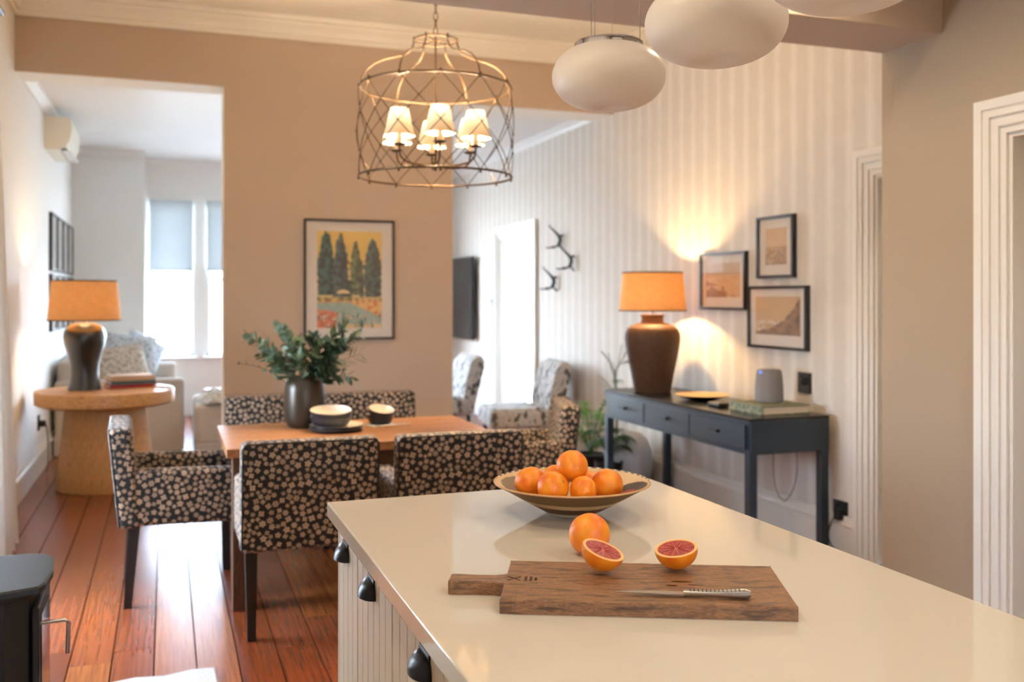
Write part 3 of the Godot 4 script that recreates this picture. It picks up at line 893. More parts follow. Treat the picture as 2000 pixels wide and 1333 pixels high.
# ------------------------------------------------------------------ dining table and chairs
func make_chair(label: String, at: Vector3, turn: float) -> Node3D:
	var t := thing("dining_armchair", label, "chair", at, turn, "floral dining armchairs")
	part(t, "seat", mb().rbox(Vector3(0, 0.455, -0.02), Vector3(0.43, 0.11, 0.52), 0.035, 3), M.floral)
	part(t, "seat_frame", mb().rbox(Vector3(0, 0.405, 0.0), Vector3(0.45, 0.06, 0.5), 0.012, 2), M.floral)
	var b := mb()
	b.xf = Transform3D(Basis(Vector3.RIGHT, Vector3(0, 1, 0.10), Vector3.BACK), Vector3(0, 0, -0.04))
	b.rbox(Vector3(0, 0.613, 0.245), Vector3(0.585, 0.474, 0.105), 0.026, 3)
	part(t, "backrest", b, M.floral)
	# piping down the back edges
	var pp := mb()
	pp.xf = b.xf
	for s in [-1, 1]:
		pp.tube([Vector3(s * 0.287, 0.385, 0.292), Vector3(s * 0.287, 0.825, 0.292), Vector3(s * 0.272, 0.844, 0.292)], 0.004, 6)
	pp.tube([Vector3(-0.272, 0.844, 0.292), Vector3(0.272, 0.844, 0.292)], 0.004, 6)
	part(t, "piping", pp, M.chair_leg)
	for s in [-1, 1]:
		var a := mb()
		a.xf = Transform3D(Basis(Vector3.RIGHT, Vector3(0, 1, 0), Vector3(0, 0.03, 1)), Vector3.ZERO)
		a.rbox(Vector3(s * 0.252, 0.513, -0.035), Vector3(0.076, 0.268, 0.53), 0.026, 3)
		part(t, "armrest", a, M.floral)
	for s in [-1, 1]:
		for q in [[-0.235, 0.0], [0.225, 0.03]]:
			var l := mb()
			var w := 0.026; var w2 := 0.018
			var z: float = q[0]; var z2: float = q[0] + q[1]
			var rows := [[Vector3(s * 0.245 - w2, 0, z2 - w2), Vector3(s * 0.245 + w2, 0, z2 - w2), Vector3(s * 0.245 + w2, 0, z2 + w2), Vector3(s * 0.245 - w2, 0, z2 + w2)], [Vector3(s * 0.245 - w, 0.385, z - w), Vector3(s * 0.245 + w, 0.385, z - w), Vector3(s * 0.245 + w, 0.385, z + w), Vector3(s * 0.245 - w, 0.385, z + w)]]
			for i in 4:
				var j := (i + 1) % 4
				var m: Vector3 = [Vector3.FORWARD, Vector3.RIGHT, Vector3.BACK, Vector3.LEFT][i]
				l.quad(rows[0][i], rows[0][j], rows[1][j], rows[1][i], m)
			l.quad(rows[0][0], rows[0][1], rows[0][2], rows[0][3], Vector3.DOWN)
			part(t, "leg", l, M.chair_leg)
	return t

func leaf_mesh(len_: float, wid: float, tip: float) -> ArrayMesh:
	var b := mb()
	var rows := []
	for i in 6:
		var s := i / 5.0
		var w := wid / 2 * pow(sin(PI * clampf(0.06 + 0.94 * s, 0, 1)), tip)
		if i == 5: w = 0.0006
		rows.append([Vector3(-w, 0.15 * w + 0.12 * len_ * s * s, -len_ * s), Vector3(0, 0.1 * len_ * s * s - 0.1 * w, -len_ * s), Vector3(w, 0.15 * w + 0.12 * len_ * s * s, -len_ * s)])
	b.sheet(rows)
	return b.done()

func curve_pts(a: Vector3, b: Vector3, c: Vector3, n: int) -> Array:
	var r := []
	for i in n + 1:
		var s := float(i) / n
		r.append(a.lerp(b, s).lerp(b.lerp(c, s), s))
	return r

func dining() -> void:
	# table
	var t := thing("dining_table", "brown timber dining table with a thick plank top between the floral chairs", "table", P(0.93, 0, 4.98))
	for k in 5:
		part(t, "board", mb().rbox(Vector3(0, 0.738, -0.344 + k * 0.172), Vector3(1.34, 0.044, 0.1712), 0.003, 1), M.oak)
	for s in [-1, 1]:
		part(t, "apron", mb().box(Vector3(0, 0.67, s * 0.36), Vector3(1.12, 0.09, 0.025)), M.oak_dark)
		part(t, "apron", mb().box(Vector3(s * 0.6, 0.67, 0), Vector3(0.025, 0.09, 0.62)), M.oak_dark)
		for q in [-1, 1]: part(t, "leg", mb().rbox(Vector3(s * 0.6, 0.358, q * 0.36), Vector3(0.085, 0.716, 0.085), 0.004, 1), M.oak_dark)
	var c := make_chair("floral armchair at the near side of the table, left one, its back to the camera", P(0.585, 0, 4.43), 0)
	twin(c, "floral armchair at the near side of the table, right one, behind the worktop", P(1.252, 0, 4.41), -1)
	twin(c, "floral armchair at the left end of the table, seen from the side", P(0.075, 0, 5.06), -88)
	twin(c, "floral armchair at the far side of the table, behind the vase", P(0.625, 0, 5.79), 180)
	twin(c, "floral armchair at the far side of the table, below the tree poster", P(1.235, 0, 5.79), 180)
	twin(c, "floral armchair at the right end of the table, near the console", P(1.93, 0, 5.23), 74)
	# vase
	var top := 0.7605
	var vx := 0.70; var vd := 5.2
	solo("vase", mb().lathe([Vector2(0.0, 0.0), Vector2(0.078, 0.0), Vector2(0.092, 0.01), Vector2(0.105, 0.045), Vector2(0.108, 0.09), Vector2(0.108, 0.2), Vector2(0.103, 0.235), Vector2(0.09, 0.257), Vector2(0.076, 0.266), Vector2(0.073, 0.274), Vector2(0.068, 0.275), Vector2(0.066, 0.268), Vector2(0.085, 0.24), Vector2(0.098, 0.2), Vector2(0.098, 0.05), Vector2(0.0, 0.02)], 40), M.bronze_glaze, "dark bronze glazed vase on the dining table holding eucalyptus", "vase", P(vx, top, vd))
	# eucalyptus: [side, up, towards camera, leaf kind, label]
	var sprigs := [[-0.30, 0.235, 0.02, 0, "pale eucalyptus sprig reaching highest at the left of the vase"], [-0.14, 0.30, -0.03, 0, "thin upright eucalyptus sprig left of the poster frame"], [-0.33, 0.095, 0.06, 3, "drooping eucalyptus twig with few round leaves, far left"],
		[-0.2, 0.19, 0.05, 0, "grey-green eucalyptus sprig leaning left above the vase"], [-0.10, 0.25, 0.02, 0, "broad pale eucalyptus sprig in the middle of the bunch"], [-0.16, 0.11, 0.1, 1, "low eucalyptus sprig at the left of the vase mouth"], [-0.02, 0.22, 0.06, 1, "eucalyptus sprig upright above the vase mouth"],
		[0.05, 0.24, 0.0, 2, "dark leafy sprig just right of the vase centre"], [0.13, 0.22, 0.05, 2, "dark leafy sprig in front of the poster corner"], [0.22, 0.29, 0.0, 2, "dark leafy sprig rising across the poster print"], [0.30, 0.25, 0.04, 2, "dark leafy sprig reaching furthest right across the poster"],
		[0.20, 0.12, 0.08, 2, "dark leafy sprig leaning right over the vase shoulder"], [0.27, 0.02, 0.08, 2, "dark sprig hanging lowest at the right of the vase"], [0.30, 0.14, -0.02, 4, "feathery sprig of narrow curved leaflets at the right"], [0.09, 0.14, 0.1, 2, "short dark sprig in front of the bunch"], [0.0, 0.14, 0.11, 1, "short green sprig above the vase rim"],
		[0.17, 0.19, 0.02, 2, "dark leafy sprig filling the right half of the bunch"], [0.24, 0.2, 0.05, 2, "dark leafy sprig spreading below the poster print"], [0.16, 0.06, 0.1, 2, "low dark sprig at the right of the vase mouth"], [-0.23, 0.14, 0.02, 1, "grey-green sprig at mid height on the left"], [-0.07, 0.16, 0.08, 0, "pale broad sprig in the middle front"]]
	var right := Vector3(cos(deg_to_rad(20)), 0, sin(deg_to_rad(20)))
	var near := Vector3(-sin(deg_to_rad(20)), 0, cos(deg_to_rad(20)))
	var kinds := [[leaf_mesh(0.062, 0.046, 0.7), M.gum_pale, 24], [leaf_mesh(0.064, 0.042, 0.8), M.gum_mid, 22], [leaf_mesh(0.072, 0.034, 1.0), M.gum_dark, 28], [leaf_mesh(0.036, 0.03, 0.7), M.gum_mid, 8], [leaf_mesh(0.09, 0.012, 1.2), M.gum_dark, 20]]
	for s in sprigs:
		var o := thing("eucalyptus_sprig", s[4], "sprig", P(vx, top + 0.25, vd), 0, "eucalyptus in the vase")
		var off: Vector3 = right * s[0] + near * s[2]
		var up := Vector3.UP
		var root := off.normalized() * 0.04
		var tip: Vector3 = off + up * s[1]
		var mid: Vector3 = root + off * 0.25 + up * (maxf(s[1], 0.1) * 0.75)
		var line := curve_pts(root - up * 0.1, mid, tip, 12)
		var rad := []
		for i in 13: rad.append(0.0028 - 0.0016 * i / 12.0)
		part(o, "stem", mb().tube(line, rad, 5), M.twig)
		var kd: Array = kinds[s[3]]
		for k in kd[2]:
			var q: float = 0.36 + 0.64 * k / (kd[2] - 1.0)
			var at: Vector3 = line[int(q * 11.99)].lerp(line[mini(int(q * 11.99) + 1, 12)], fmod(q * 11.99, 1.0))
			var along: Vector3 = (line[mini(int(q * 11.99) + 1, 12)] - line[int(q * 11.99)]).normalized()
			var sd := along.cross(Vector3(0.3, 0.2, 0.9)).normalized().rotated(along, rng.randf() * TAU if s[3] != 4 else (0.4 if k % 2 else PI - 0.4))
			var dirv := (sd + along * rng.randf_range(0.3, 0.9)).normalized()
			var lf := mesh_node("leaf", kd[0], kd[1])
			o.add_child(lf, true)
			lf.transform = Transform3D(Basis.looking_at(dirv, along.rotated(dirv, rng.randf_range(-0.7, 0.7))).scaled(Vector3.ONE * rng.randf_range(0.75, 1.15) * (1.15 - 0.35 * q)), at)
	# crockery
	var plate := [Vector2(0, 0), Vector2(0.10, 0), Vector2(0.125, 0.004), Vector2(0.142, 0.018), Vector2(0.142, 0.021), Vector2(0.136, 0.0205), Vector2(0.12, 0.009), Vector2(0, 0.006)]
	for i in 2:
		var p := thing("dinner_plate", ["dark navy plate at the bottom of the stack on the table", "dark navy plate with pale inside, under the bowls"][i], "plate", P(0.838, top + 0.014 * i, 4.985), 0, "navy plates")
		part(p, "body", mb().lathe(plate.slice(0, 5), 40), M.navy_glaze)
		part(p, "inside", mb().lathe(plate.slice(4), 40), M.cream_glaze)
	var bowl := [Vector2(0, 0), Vector2(0.072, 0), Vector2(0.088, 0.008), Vector2(0.101, 0.028), Vector2(0.109, 0.054), Vector2(0.107, 0.056), Vector2(0.098, 0.032), Vector2(0.08, 0.012), Vector2(0, 0.006)]
	for i in 2:
		var o := thing("serving_bowl", ["navy bowl with cream inside, lower of the large pair", "navy bowl with cream inside, upper of the large pair on the plates"][i], "bowl", P(0.81, top + 0.024 + 0.032 * i, 5.0), 0, "large navy bowls")
		if i == 1: o.basis = Basis(right, deg_to_rad(7.0)) * Basis(near, deg_to_rad(-2.0))
		part(o, "outside", mb().lathe(bowl.slice(0, 6), 40), M.navy_glaze)
		part(o, "inside", mb().lathe(bowl.slice(5), 40), M.cream_glaze)
	for i in 2:
		var o := thing("small_bowl", ["small navy bowl, lower of the tilted pair", "small navy bowl with cream inside, tilted on another one"][i], "bowl", P(1.105, top + 0.004 + 0.032 * i, 5.15), 0, "small navy bowls")
		if i == 1: o.basis = Basis(near, deg_to_rad(-10.0)) * Basis(right, deg_to_rad(12.0))
		var sm := bowl.map(func(v: Vector2) -> Vector2: return Vector2(v.x * 0.66, v.y * 0.98))
		part(o, "outside", mb().lathe(sm.slice(0, 6), 32), M.navy_glaze)
		part(o, "inside", mb().lathe(sm.slice(5), 32), M.cream_glaze)
	solo("folded_napkin", mb().rbox(Vector3.ZERO, Vector3(0.15, 0.004, 0.12), 0.002, 1), M.pillow_b, "grey patterned napkin under the small bowls", "napkin", P(1.105, top + 0.002, 5.13), 12)
	for i in 2:
		var f := thing("fork", ["steel fork lying right of the small bowls, far one", "steel fork lying right of the small bowls, near one"][i], "fork", P(1.12 + i * 0.02, top + 0.006, 5.06 - i * 0.02), 6, "forks by the small bowls")
		part(f, "handle", mb().tube([Vector3(-0.01, 0.002, 0), Vector3(0.06, 0.004, 0), Vector3(0.11, 0.002, 0)], [0.003, 0.002, 0.004], 8), M.steel)
		for k in 3: part(f, "tine", mb().tube([Vector3(-0.01, 0.002, 0), Vector3(-0.025, 0.001, -0.006 + k * 0.006), Vector3(-0.065, 0.003, -0.006 + k * 0.006)], 0.0012, 5), M.steel)

# ------------------------------------------------------------------ lamps
func chandelier() -> void:
	var t := thing("cage_chandelier", "bronze birdcage chandelier with six small lit shades above the dining table", "chandelier", P(1.32, 0, 4.79))
	var cam_right := -20.0
	var pol := func(deg: float, r: float, y: float) -> Vector3:
		var a := deg_to_rad(deg + cam_right)
		return Vector3(sin(a) * r, y, cos(a) * r).rotated(Vector3.UP, 0.0)
	var circle := func(r: float, y: float) -> Array:
		var p := []
		for k in 72: p.append(pol.call(k * 5.0, r, y))
		return p
	part(t, "bottom_ring", mb().tube(circle.call(0.398, 2.087), 0.006, 8, true), M.bronze)
	part(t, "shoulder_ring", mb().tube(circle.call(0.392, 2.55), 0.006, 8, true), M.bronze)
	part(t, "top_ring", mb().tube(circle.call(0.112, 2.80), 0.005, 8, true), M.bronze)
	# S-shaped ribs
	for k in 6:
		var a := -22.0 + 60 * k
		var prof := [Vector2(0.112, 2.815), Vector2(0.113, 2.78), Vector2(0.125, 2.75), Vector2(0.155, 2.725), Vector2(0.205, 2.708), Vector2(0.26, 2.695), Vector2(0.315, 2.672), Vector2(0.355, 2.638), Vector2(0.38, 2.597), Vector2(0.392, 2.55), Vector2(0.393, 2.535)]
		part(t, "rib", mb().tube(prof.map(func(p: Vector2) -> Vector3: return pol.call(a, p.x, p.y)), 0.0048, 7), M.bronze)
	# crossing wires and the ties where they cross
	for k in 12:
		for s in [-1, 1]:
			var pts := []
			for i in 17:
				var q := i / 16.0
				pts.append(pol.call(-22.0 + 30 * k + s * 60.0 * q, 0.394 + 0.012 * sin(q * PI) + 0.002 * s, lerpf(2.55, 2.087, q)))
			part(t, "wire", mb().tube(pts, 0.0026, 5), M.bronze)
	var ties := mb()
	for k in 12:
		for r in 5:
			var q := r / 4.0
			ties.ball(pol.call(-22.0 + 30 * k + (15.0 if r % 2 else 0.0), 0.397 + 0.012 * sin(q * PI), lerpf(2.55, 2.087, q) + (0.008 if r == 0 else (-0.012 if r == 4 else 0.0))), Vector3.ONE * (0.0075 if r == 0 or r == 4 else 0.006), 8)
	part(t, "ties", ties, M.bronze)
	part(t, "stem", mb().tube([Vector3(0, 2.82, 0), Vector3(0, 2.16, 0)], 0.006, 8), M.bronze)
	var hub := mb().ball(Vector3(0, 2.155, 0), Vector3(0.022, 0.02, 0.022), 14)
	hub.ball(Vector3(0, 2.128, 0), Vector3(0.008, 0.012, 0.008), 8)
	for k in 3: hub.tube([pol.call(-22.0 + 60 * k, 0.112, 2.8), pol.call(158.0 + 60 * k, 0.112, 2.8)], 0.003, 5)
	part(t, "hub", hub, M.bronze)
	# chain
	for k in 18:
		var y := 2.845 + k * 0.04
		var lk := []
		for i in 12:
			var a := TAU * i / 12
			var e := Vector3(cos(a) * 0.011, sin(a) * 0.026, 0)
			lk.append(Vector3(0, y, 0) + (e if k % 2 == 0 else Vector3(0, e.y, e.x)))
		part(t, "chain_link", mb().tube(lk, 0.0028, 5, true), M.bronze)
	part(t, "ceiling_rose", mb().lathe([Vector2(0.0, 3.56), Vector2(0.03, 3.562), Vector2(0.055, 3.585), Vector2(0.06, 3.6)], 24), M.bronze)
	# arms, candles, shades
	for k in 6:
		var a := -50.0 + 60 * k
		var prof := [Vector2(0.01, 2.15), Vector2(0.06, 2.142), Vector2(0.14, 2.145), Vector2(0.19, 2.155), Vector2(0.218, 2.178), Vector2(0.225, 2.21), Vector2(0.225, 2.232)]
		part(t, "arm", mb().tube(prof.map(func(p: Vector2) -> Vector3: return pol.call(a, p.x, p.y)), 0.0055, 7), M.bronze)
		var c: Vector3 = pol.call(a, 0.225, 0.0)
		part(t, "drip_pan", mb().lathe([Vector2(0.0, 2.228), Vector2(0.02, 2.229), Vector2(0.033, 2.236), Vector2(0.034, 2.239), Vector2(0.0, 2.234)], 20, c), M.bronze)
		part(t, "candle", mb().lathe([Vector2(0.0135, 2.234), Vector2(0.0135, 2.344), Vector2(0.0, 2.345)], 16, c), M.candle)
		part(t, "bulb", mb().ball(c + Vector3(0, 2.375, 0), Vector3(0.016, 0.03, 0.016), 12), M.bulb)
		part(t, "shade", mb().lathe([Vector2(0.078, 2.277), Vector2(0.045, 2.417)], 32, c), M.candle_shade)
		omni(t, c + Vector3(0, 2.392, 0), 1.2, Color(1.0, 0.89, 0.73), 0.015)

func pendants() -> void:
	var d := [2.27, 1.75, 1.335]
	var says := ["opal glass pendant lamp furthest from the camera, nearest the chandelier", "opal glass pendant lamp in the middle of the row, overlapping another", "opal glass pendant lamp at the top edge of the picture, nearest the camera"]
	for i in 3:
		var t := thing("pendant_lamp", says[i], "pendant lamp", P(1.098, 1.955, d[i]), 0, "opal pendant lamps above the island")
		var pts := [Vector2(0.0, 0.014), Vector2(0.022, 0.013), Vector2(0.036, 0.006)]
		for k in 21:
			var a := lerpf(-PI / 2 + 0.36, PI / 2 - 0.52, k / 20.0)
			pts.append(Vector2(0.15 * pow(cos(a), 0.8), 0.088 + 0.088 * sin(a)))
		part(t, "glass_globe", mb().lathe(pts, 56), M.opal)
		part(t, "collar", mb().lathe([Vector2(0.089, 0.160), Vector2(0.091, 0.164), Vector2(0.091, 0.174), Vector2(0.088, 0.177), Vector2(0.0, 0.178)], 40), M.chrome)
		for k in 3:
			var a := TAU * k / 3.0 + 0.5
			part(t, "wire", mb().tube([Vector3(cos(a) * 0.082, 0.176, sin(a) * 0.082), Vector3(cos(a) * 0.082, 0.985, sin(a) * 0.082)], 0.0011, 5), M.steel)
		part(t, "flex", mb().tube([Vector3(0.01, 0.176, 0), Vector3(0.01, 0.985, 0)], 0.0022, 6), M.glass)
		part(t, "ceiling_plate", mb().lathe([Vector2(0.0, 0.975), Vector2(0.09, 0.976), Vector2(0.092, 0.995)], 32), M.chrome)

func shade_set(t: Node3D, r0: float, r1: float, y0: float, y1: float, e: float) -> void:
	part(t, "lamp_shade", mb().lathe([Vector2(r0, y0), Vector2(r1, y1)], 48), M.shade)
	for q in [[r0, y0], [r1, y1]]:
		var ring := []
		for k in 48: ring.append(Vector3(cos(TAU * k / 48) * q[0], q[1], sin(TAU * k / 48) * q[0]))
		part(t, "shade_trim", mb().tube(ring, 0.005, 6, true), M.shade_trim)
	var ym := lerpf(y0, y1, 0.45)
	part(t, "bulb", mb().ball(Vector3(0, ym, 0), Vector3(0.03, 0.036, 0.03), 16), M.bulb)
	var sp := mb()
	for k in 3: sp.tube([Vector3(0, y1 - 0.02, 0), Vector3(cos(TAU * k / 3) * r1, y1 - 0.004, sin(TAU * k / 3) * r1)], 0.0025, 5)
	sp.tube([Vector3(0, y0 - 0.03, 0), Vector3(0, ym - 0.03, 0)], 0.008, 8)
	part(t, "shade_carrier", sp, M.steel)
	omni(t, Vector3(0, ym, 0), e, Color(1.0, 0.83, 0.58), 0.03)

# framed print: wall plane, outer size, mount border, picture
func framed(called: String, label: String, at: Vector3, turn: float, w: float, h: float, bar: float, deep: float, border: Vector4, tex: Texture2D, group := "") -> void:
	var t := thing(called, label, "picture", at, turn, group)
	var b := mb()
	for s in [-1, 1]:
		b.rbox(Vector3(s * (w / 2 - bar / 2), 0, deep / 2), Vector3(bar, h, deep), 0.002, 1)
		b.rbox(Vector3(0, s * (h / 2 - bar / 2), deep / 2), Vector3(w - 2 * bar, bar, deep), 0.002, 1)
	part(t, "frame", b, M.frame_black)
	part(t, "mount", mb().box(Vector3(0, 0, deep * 0.35), Vector3(w - 2 * bar, h - 2 * bar, 0.006)), M.mount)
	var x0 := -w / 2 + bar + border.x; var x1 := w / 2 - bar - border.y
	var y0 := -h / 2 + bar + border.z; var y1 := h / 2 - bar - border.w
	var pr := mb()
	pr.quad(Vector3(x0, y1, deep * 0.35 + 0.0036), Vector3(x1, y1, deep * 0.35 + 0.0036), Vector3(x1, y0, deep * 0.35 + 0.0036), Vector3(x0, y0, deep * 0.35 + 0.0036), Vector3.BACK)
	part(t, "print", pr, mat(Color.WHITE, 0.6, {tex = tex}))
	part(t, "glazing", mb().box(Vector3(0, 0, deep * 0.75), Vector3(w - 2 * bar, h - 2 * bar, 0.002)), M.glass)

func beach(kind: int) -> ImageTexture:
	var nz := noise(0.03, 200 + kind, 4)
	return paint(120, 120, func(x: float, y: float) -> Color:
		var sky := c8(214, 176, 130); var sea := c8(226, 196, 158); var land := c8(112, 82, 56); var sand := c8(196, 158, 112)
		var n := nz.get_noise_2d(x * 160, y * 160)
		if kind == 0:
			if y < 0.38: return c8(206, 172, 132)
			if y > 0.52 + 0.35 * x + 0.04 * n and y < 0.66 + 0.02 * n and x < 0.5: return c8(150, 96, 50)
			if y > 0.84 + 0.25 * n - 0.1 * (1.0 - x) and (x < 0.62 or n > 0.25): return c8(140, 92, 52)
			return c8(216, 164, 108).lerp(sea, 0.4 + 0.6 * n)
		if kind == 1:
			if y < 0.5: return sky.lerp(sea, clampf(n * 1.5, 0, 1))
			if y > 0.68 + 0.1 * n and n > -0.2: return land.lerp(sand, clampf(0.3 + n * 2, 0, 1))
			return sand.lerp(land, clampf((y - 0.5) * 1.5 + n, 0, 1))
		var ridge := 0.92 - 0.2 * x - 0.72 * pow(x, 3.0) + 0.05 * n
		if y > ridge: return land.lerp(c8(160, 118, 82), clampf(0.5 + n * 1.6, 0, 1))
		if y > 0.62 and y > 0.62 + 0.3 * (x - 0.5): return c8(232, 214, 186).lerp(sand, clampf(0.4 + 2 * n, 0, 1))
		return sky)

func poster() -> ImageTexture:
	var nz := noise(0.05, 301, 3)
	return paint(180, 250, func(x: float, y: float) -> Color:
		var n := nz.get_noise_2d(x * 180, y * 250)
		var n2 := nz.get_noise_2d(x * 400 + 90, y * 120)
		var col := c8(236, 196, 98)
		if y > 0.38: col = c8(240, 210, 140)
		# conifers: [centre, half width, top, foot, tone]
		for q in [[0.14, 0.15, 0.0, 0.66, c8(28, 84, 74)], [0.6, 0.1, 0.09, 0.66, c8(104, 118, 58)], [0.36, 0.13, 0.02, 0.68, c8(58, 84, 84)], [0.48, 0.08, 0.5, 0.68, c8(36, 66, 48)], [0.86, 0.15, 0.06, 0.68, c8(44, 78, 70)], [0.69, 0.045, 0.3, 0.72, c8(62, 78, 48)]]:
			var s: float = (y - q[2]) / (q[3] - q[2])
			if s > 0.0 and s < 1.0:
				var saw := absf(fposmod(s * 9.0 + q[0] * 5.0, 1.0) - 0.3)
				var w: float = q[1] * minf(1.0, pow(s * 2.0, 0.6)) * (0.86 + 0.22 * saw) * (1.0 - 0.3 * maxf(s - 0.7, 0.0)) + 0.03 * n2
				if absf(x - q[0]) < w:
					var lit: float = clampf(0.45 + 1.6 * n - (x - q[0]) * 3.0, 0.0, 1.0)
					col = (q[4] as Color).darkened(0.35).lerp((q[4] as Color).lightened(0.16), lit)
		if y > 0.68 and y < 0.74: col = c8(228, 186, 110).lerp(c8(92, 104, 54), clampf(n * 2.0, 0, 1))
		if Vector2((x - 0.4) / 0.1, (y - 0.635) / 0.03).length() < 1.0 and y < 0.645: col = c8(246, 214, 156)
		if absf(x - 0.4) < 0.006 and y > 0.645 and y < 0.7: col = c8(84, 66, 44)
		if y > 0.735 + 0.32 * maxf(x - 0.5, 0.0) and y < 0.96: col = c8(150, 178, 164).lerp(c8(178, 198, 182), clampf(0.5 + n, 0, 1))
		elif y >= 0.72 and y < 0.9: col = c8(240, 196, 112) if n < 0.12 else c8(222, 120, 62)
		if y > 0.8 + 0.12 * x and x < 0.3 and n > -0.25: col = c8(226, 116, 70)
		if y > 0.84 and n2 > 0.22: col = c8(44, 84, 66)
		if y > 0.84 and n < -0.3: col = c8(240, 200, 170)
		return col)

# ------------------------------------------------------------------ console table and its wall
func console_wall() -> void:
	var X0 := 3.06; var X1 := 3.6; var D0 := 4.53; var D1 := 6.4
	var t := thing("console_table", "dark navy console table with three drawers against the striped wall", "table", P(X0, 0, D0))
	var W := X1 - X0; var L := D1 - D0
	part(t, "top", mb().rbox(Vector3(W / 2, 0.771, -L / 2), Vector3(W, 0.018, L), 0.002, 1), M.navy_top)
	part(t, "case", mb().rbox(Vector3(W / 2 + 0.006, 0.668, -L / 2), Vector3(W - 0.012, 0.188, L - 0.001), 0.002, 1), M.navy_wood)
	part(t, "rail", mb().box(Vector3(0.004, 0.587, -L / 2), Vector3(0.008, 0.024, L)), M.navy_wood)
	part(t, "rail", mb().box(Vector3(0.004, 0.752, -L / 2), Vector3(0.008, 0.02, L)), M.navy_wood)
	for k in 3:
		var zc := -0.035 - (L - 0.07) * (k + 0.5) / 3.0
		var dw := part(t, "drawer", mb().rbox(Vector3(0.0, 0.67, zc), Vector3(0.014, 0.138, (L - 0.07) / 3 - 0.012), 0.003, 1), M.navy_wood)
		part(dw, "pull", mb().rbox(Vector3(-0.02, 0.675, zc), Vector3(0.028, 0.016, 0.085), 0.005, 2), M.stove_black)
	for x in [0.027, W - 0.027]:
		for z in [-0.027, -L + 0.027]:
			part(t, "leg", mb().rbox(Vector3(x, 0.288, z), Vector3(0.052, 0.576, 0.052), 0.003, 1), M.navy_wood)
	# wicker lamp
	var lp := thing("wicker_table_lamp", "lit table lamp with woven wicker jar base on the console", "lamp", P(3.3, 0.7805, 6.1))
	var body := [Vector2(0.0, 0.0), Vector2(0.128, 0.0), Vector2(0.132, 0.02), Vector2(0.15, 0.12), Vector2(0.172, 0.23), Vector2(0.19, 0.33), Vector2(0.196, 0.38), Vector2(0.193, 0.42), Vector2(0.178, 0.452), Vector2(0.15, 0.474), Vector2(0.11, 0.489), Vector2(0.082, 0.497), Vector2(0.078, 0.51), Vector2(0.078, 0.54), Vector2(0.087, 0.549), Vector2(0.084, 0.556), Vector2(0.0, 0.556)]
	part(lp, "wicker_base", mb().lathe(body, 140, Vector3.ZERO, 0.02, 35), M.wicker)
	shade_set(lp, 0.242, 0.216, 0.584, 0.857, 1.0)
	# things on the console
	var pl := thing("woven_plate", "shallow woven plate with dark and orange patches on the console", "plate", P(3.33, 0.7805, 5.47))
	part(pl, "body", mb().lathe([Vector2(0.0, 0.0), Vector2(0.07, 0.0), Vector2(0.11, 0.012), Vector2(0.175, 0.034)], 48), M.bronze)
	part(pl, "inside", mb().lathe([Vector2(0.178, 0.038), Vector2(0.11, 0.02), Vector2(0.0, 0.01)], 48), M.woven_plate)
	var bk := thing("large_book", "thick book with green marbled spine lying under the grey speaker", "book", P(3.21, 0.7805, 4.625))
	part(bk, "pages", mb().box(Vector3(0.165, 0.026, -0.165), Vector3(0.316, 0.042, 0.322)), M.paper)
	part(bk, "cover", mb().rbox(Vector3(0.165, 0.0025, -0.165), Vector3(0.33, 0.005, 0.335), 0.002, 1).rbox(Vector3(0.165, 0.0495, -0.165), Vector3(0.33, 0.005, 0.335), 0.002, 1).rbox(Vector3(0.003, 0.026, -0.165), Vector3(0.006, 0.05, 0.335), 0.002, 1), M.marble_spine)
	var sp := thing("smart_speaker", "grey fabric cylinder speaker with a small blue light on the book", "speaker", P(3.40, 0.8335, 4.83))
	part(sp, "body", mb().lathe([Vector2(0.0, 0.0), Vector2(0.078, 0.0), Vector2(0.085, 0.006), Vector2(0.083, 0.09), Vector2(0.075, 0.17), Vector2(0.072, 0.186), Vector2(0.064, 0.193), Vector2(0.0, 0.194)], 40), M.plastic_grey)
	part(sp, "indicator_light", mb().ball(Vector3(-0.0685, 0.178, 0.012), Vector3(0.006, 0.008, 0.016), 12), M.blue_led)
	solo("black_case", mb().rbox(Vector3(0, 0.014, 0), Vector3(0.08, 0.028, 0.13), 0.01, 2), M.stove_black, "small black case behind the marbled book on the console", "case", P(3.22, 0.7805, 5.1))
	# wall sockets
	for q in [[4.815, 0.94, "black double wall socket with a plug beside the speaker"], [4.488, 0.228, "black wall socket low down near the door trim"]]:
		var s := thing("wall_socket", q[2], "socket", P(RW, q[1], q[0]), 0, "black sockets")
		part(s, "plate", mb().rbox(Vector3(-0.006, 0, 0), Vector3(0.012, 0.125, 0.12), 0.003, 1), M.frame_black)
		part(s, "switch", mb().rbox(Vector3(-0.014, 0.03, -0.03), Vector3(0.006, 0.03, 0.025), 0.002, 1), M.stove_black)
		part(s, "plug", mb().rbox(Vector3(-0.03, 0.01 if q[1] > 0.5 else -0.015, 0.012), Vector3(0.04, 0.04 if q[1] > 0.5 else 0.06, 0.05), 0.008, 2), M.cord)
		if q[1] < 0.5: part(s, "cord", mb().tube(curve_pts(Vector3(-0.05, -0.03, 0.0), Vector3(-0.09, -0.17, -0.07), Vector3(-0.07, -0.216, 0.06), 10), 0.004, 6), M.cord)
	solo("thin_cable", mb().tube(curve_pts(P(3.615, 0.57, 5.08), P(3.61, 0.22, 5.12), P(3.612, 0.19, 4.98), 14), 0.0028, 5), M.cord_grey, "thin grey cable hanging below the console, far strand", "cord", Vector3.ZERO, 0, "cables under the console")
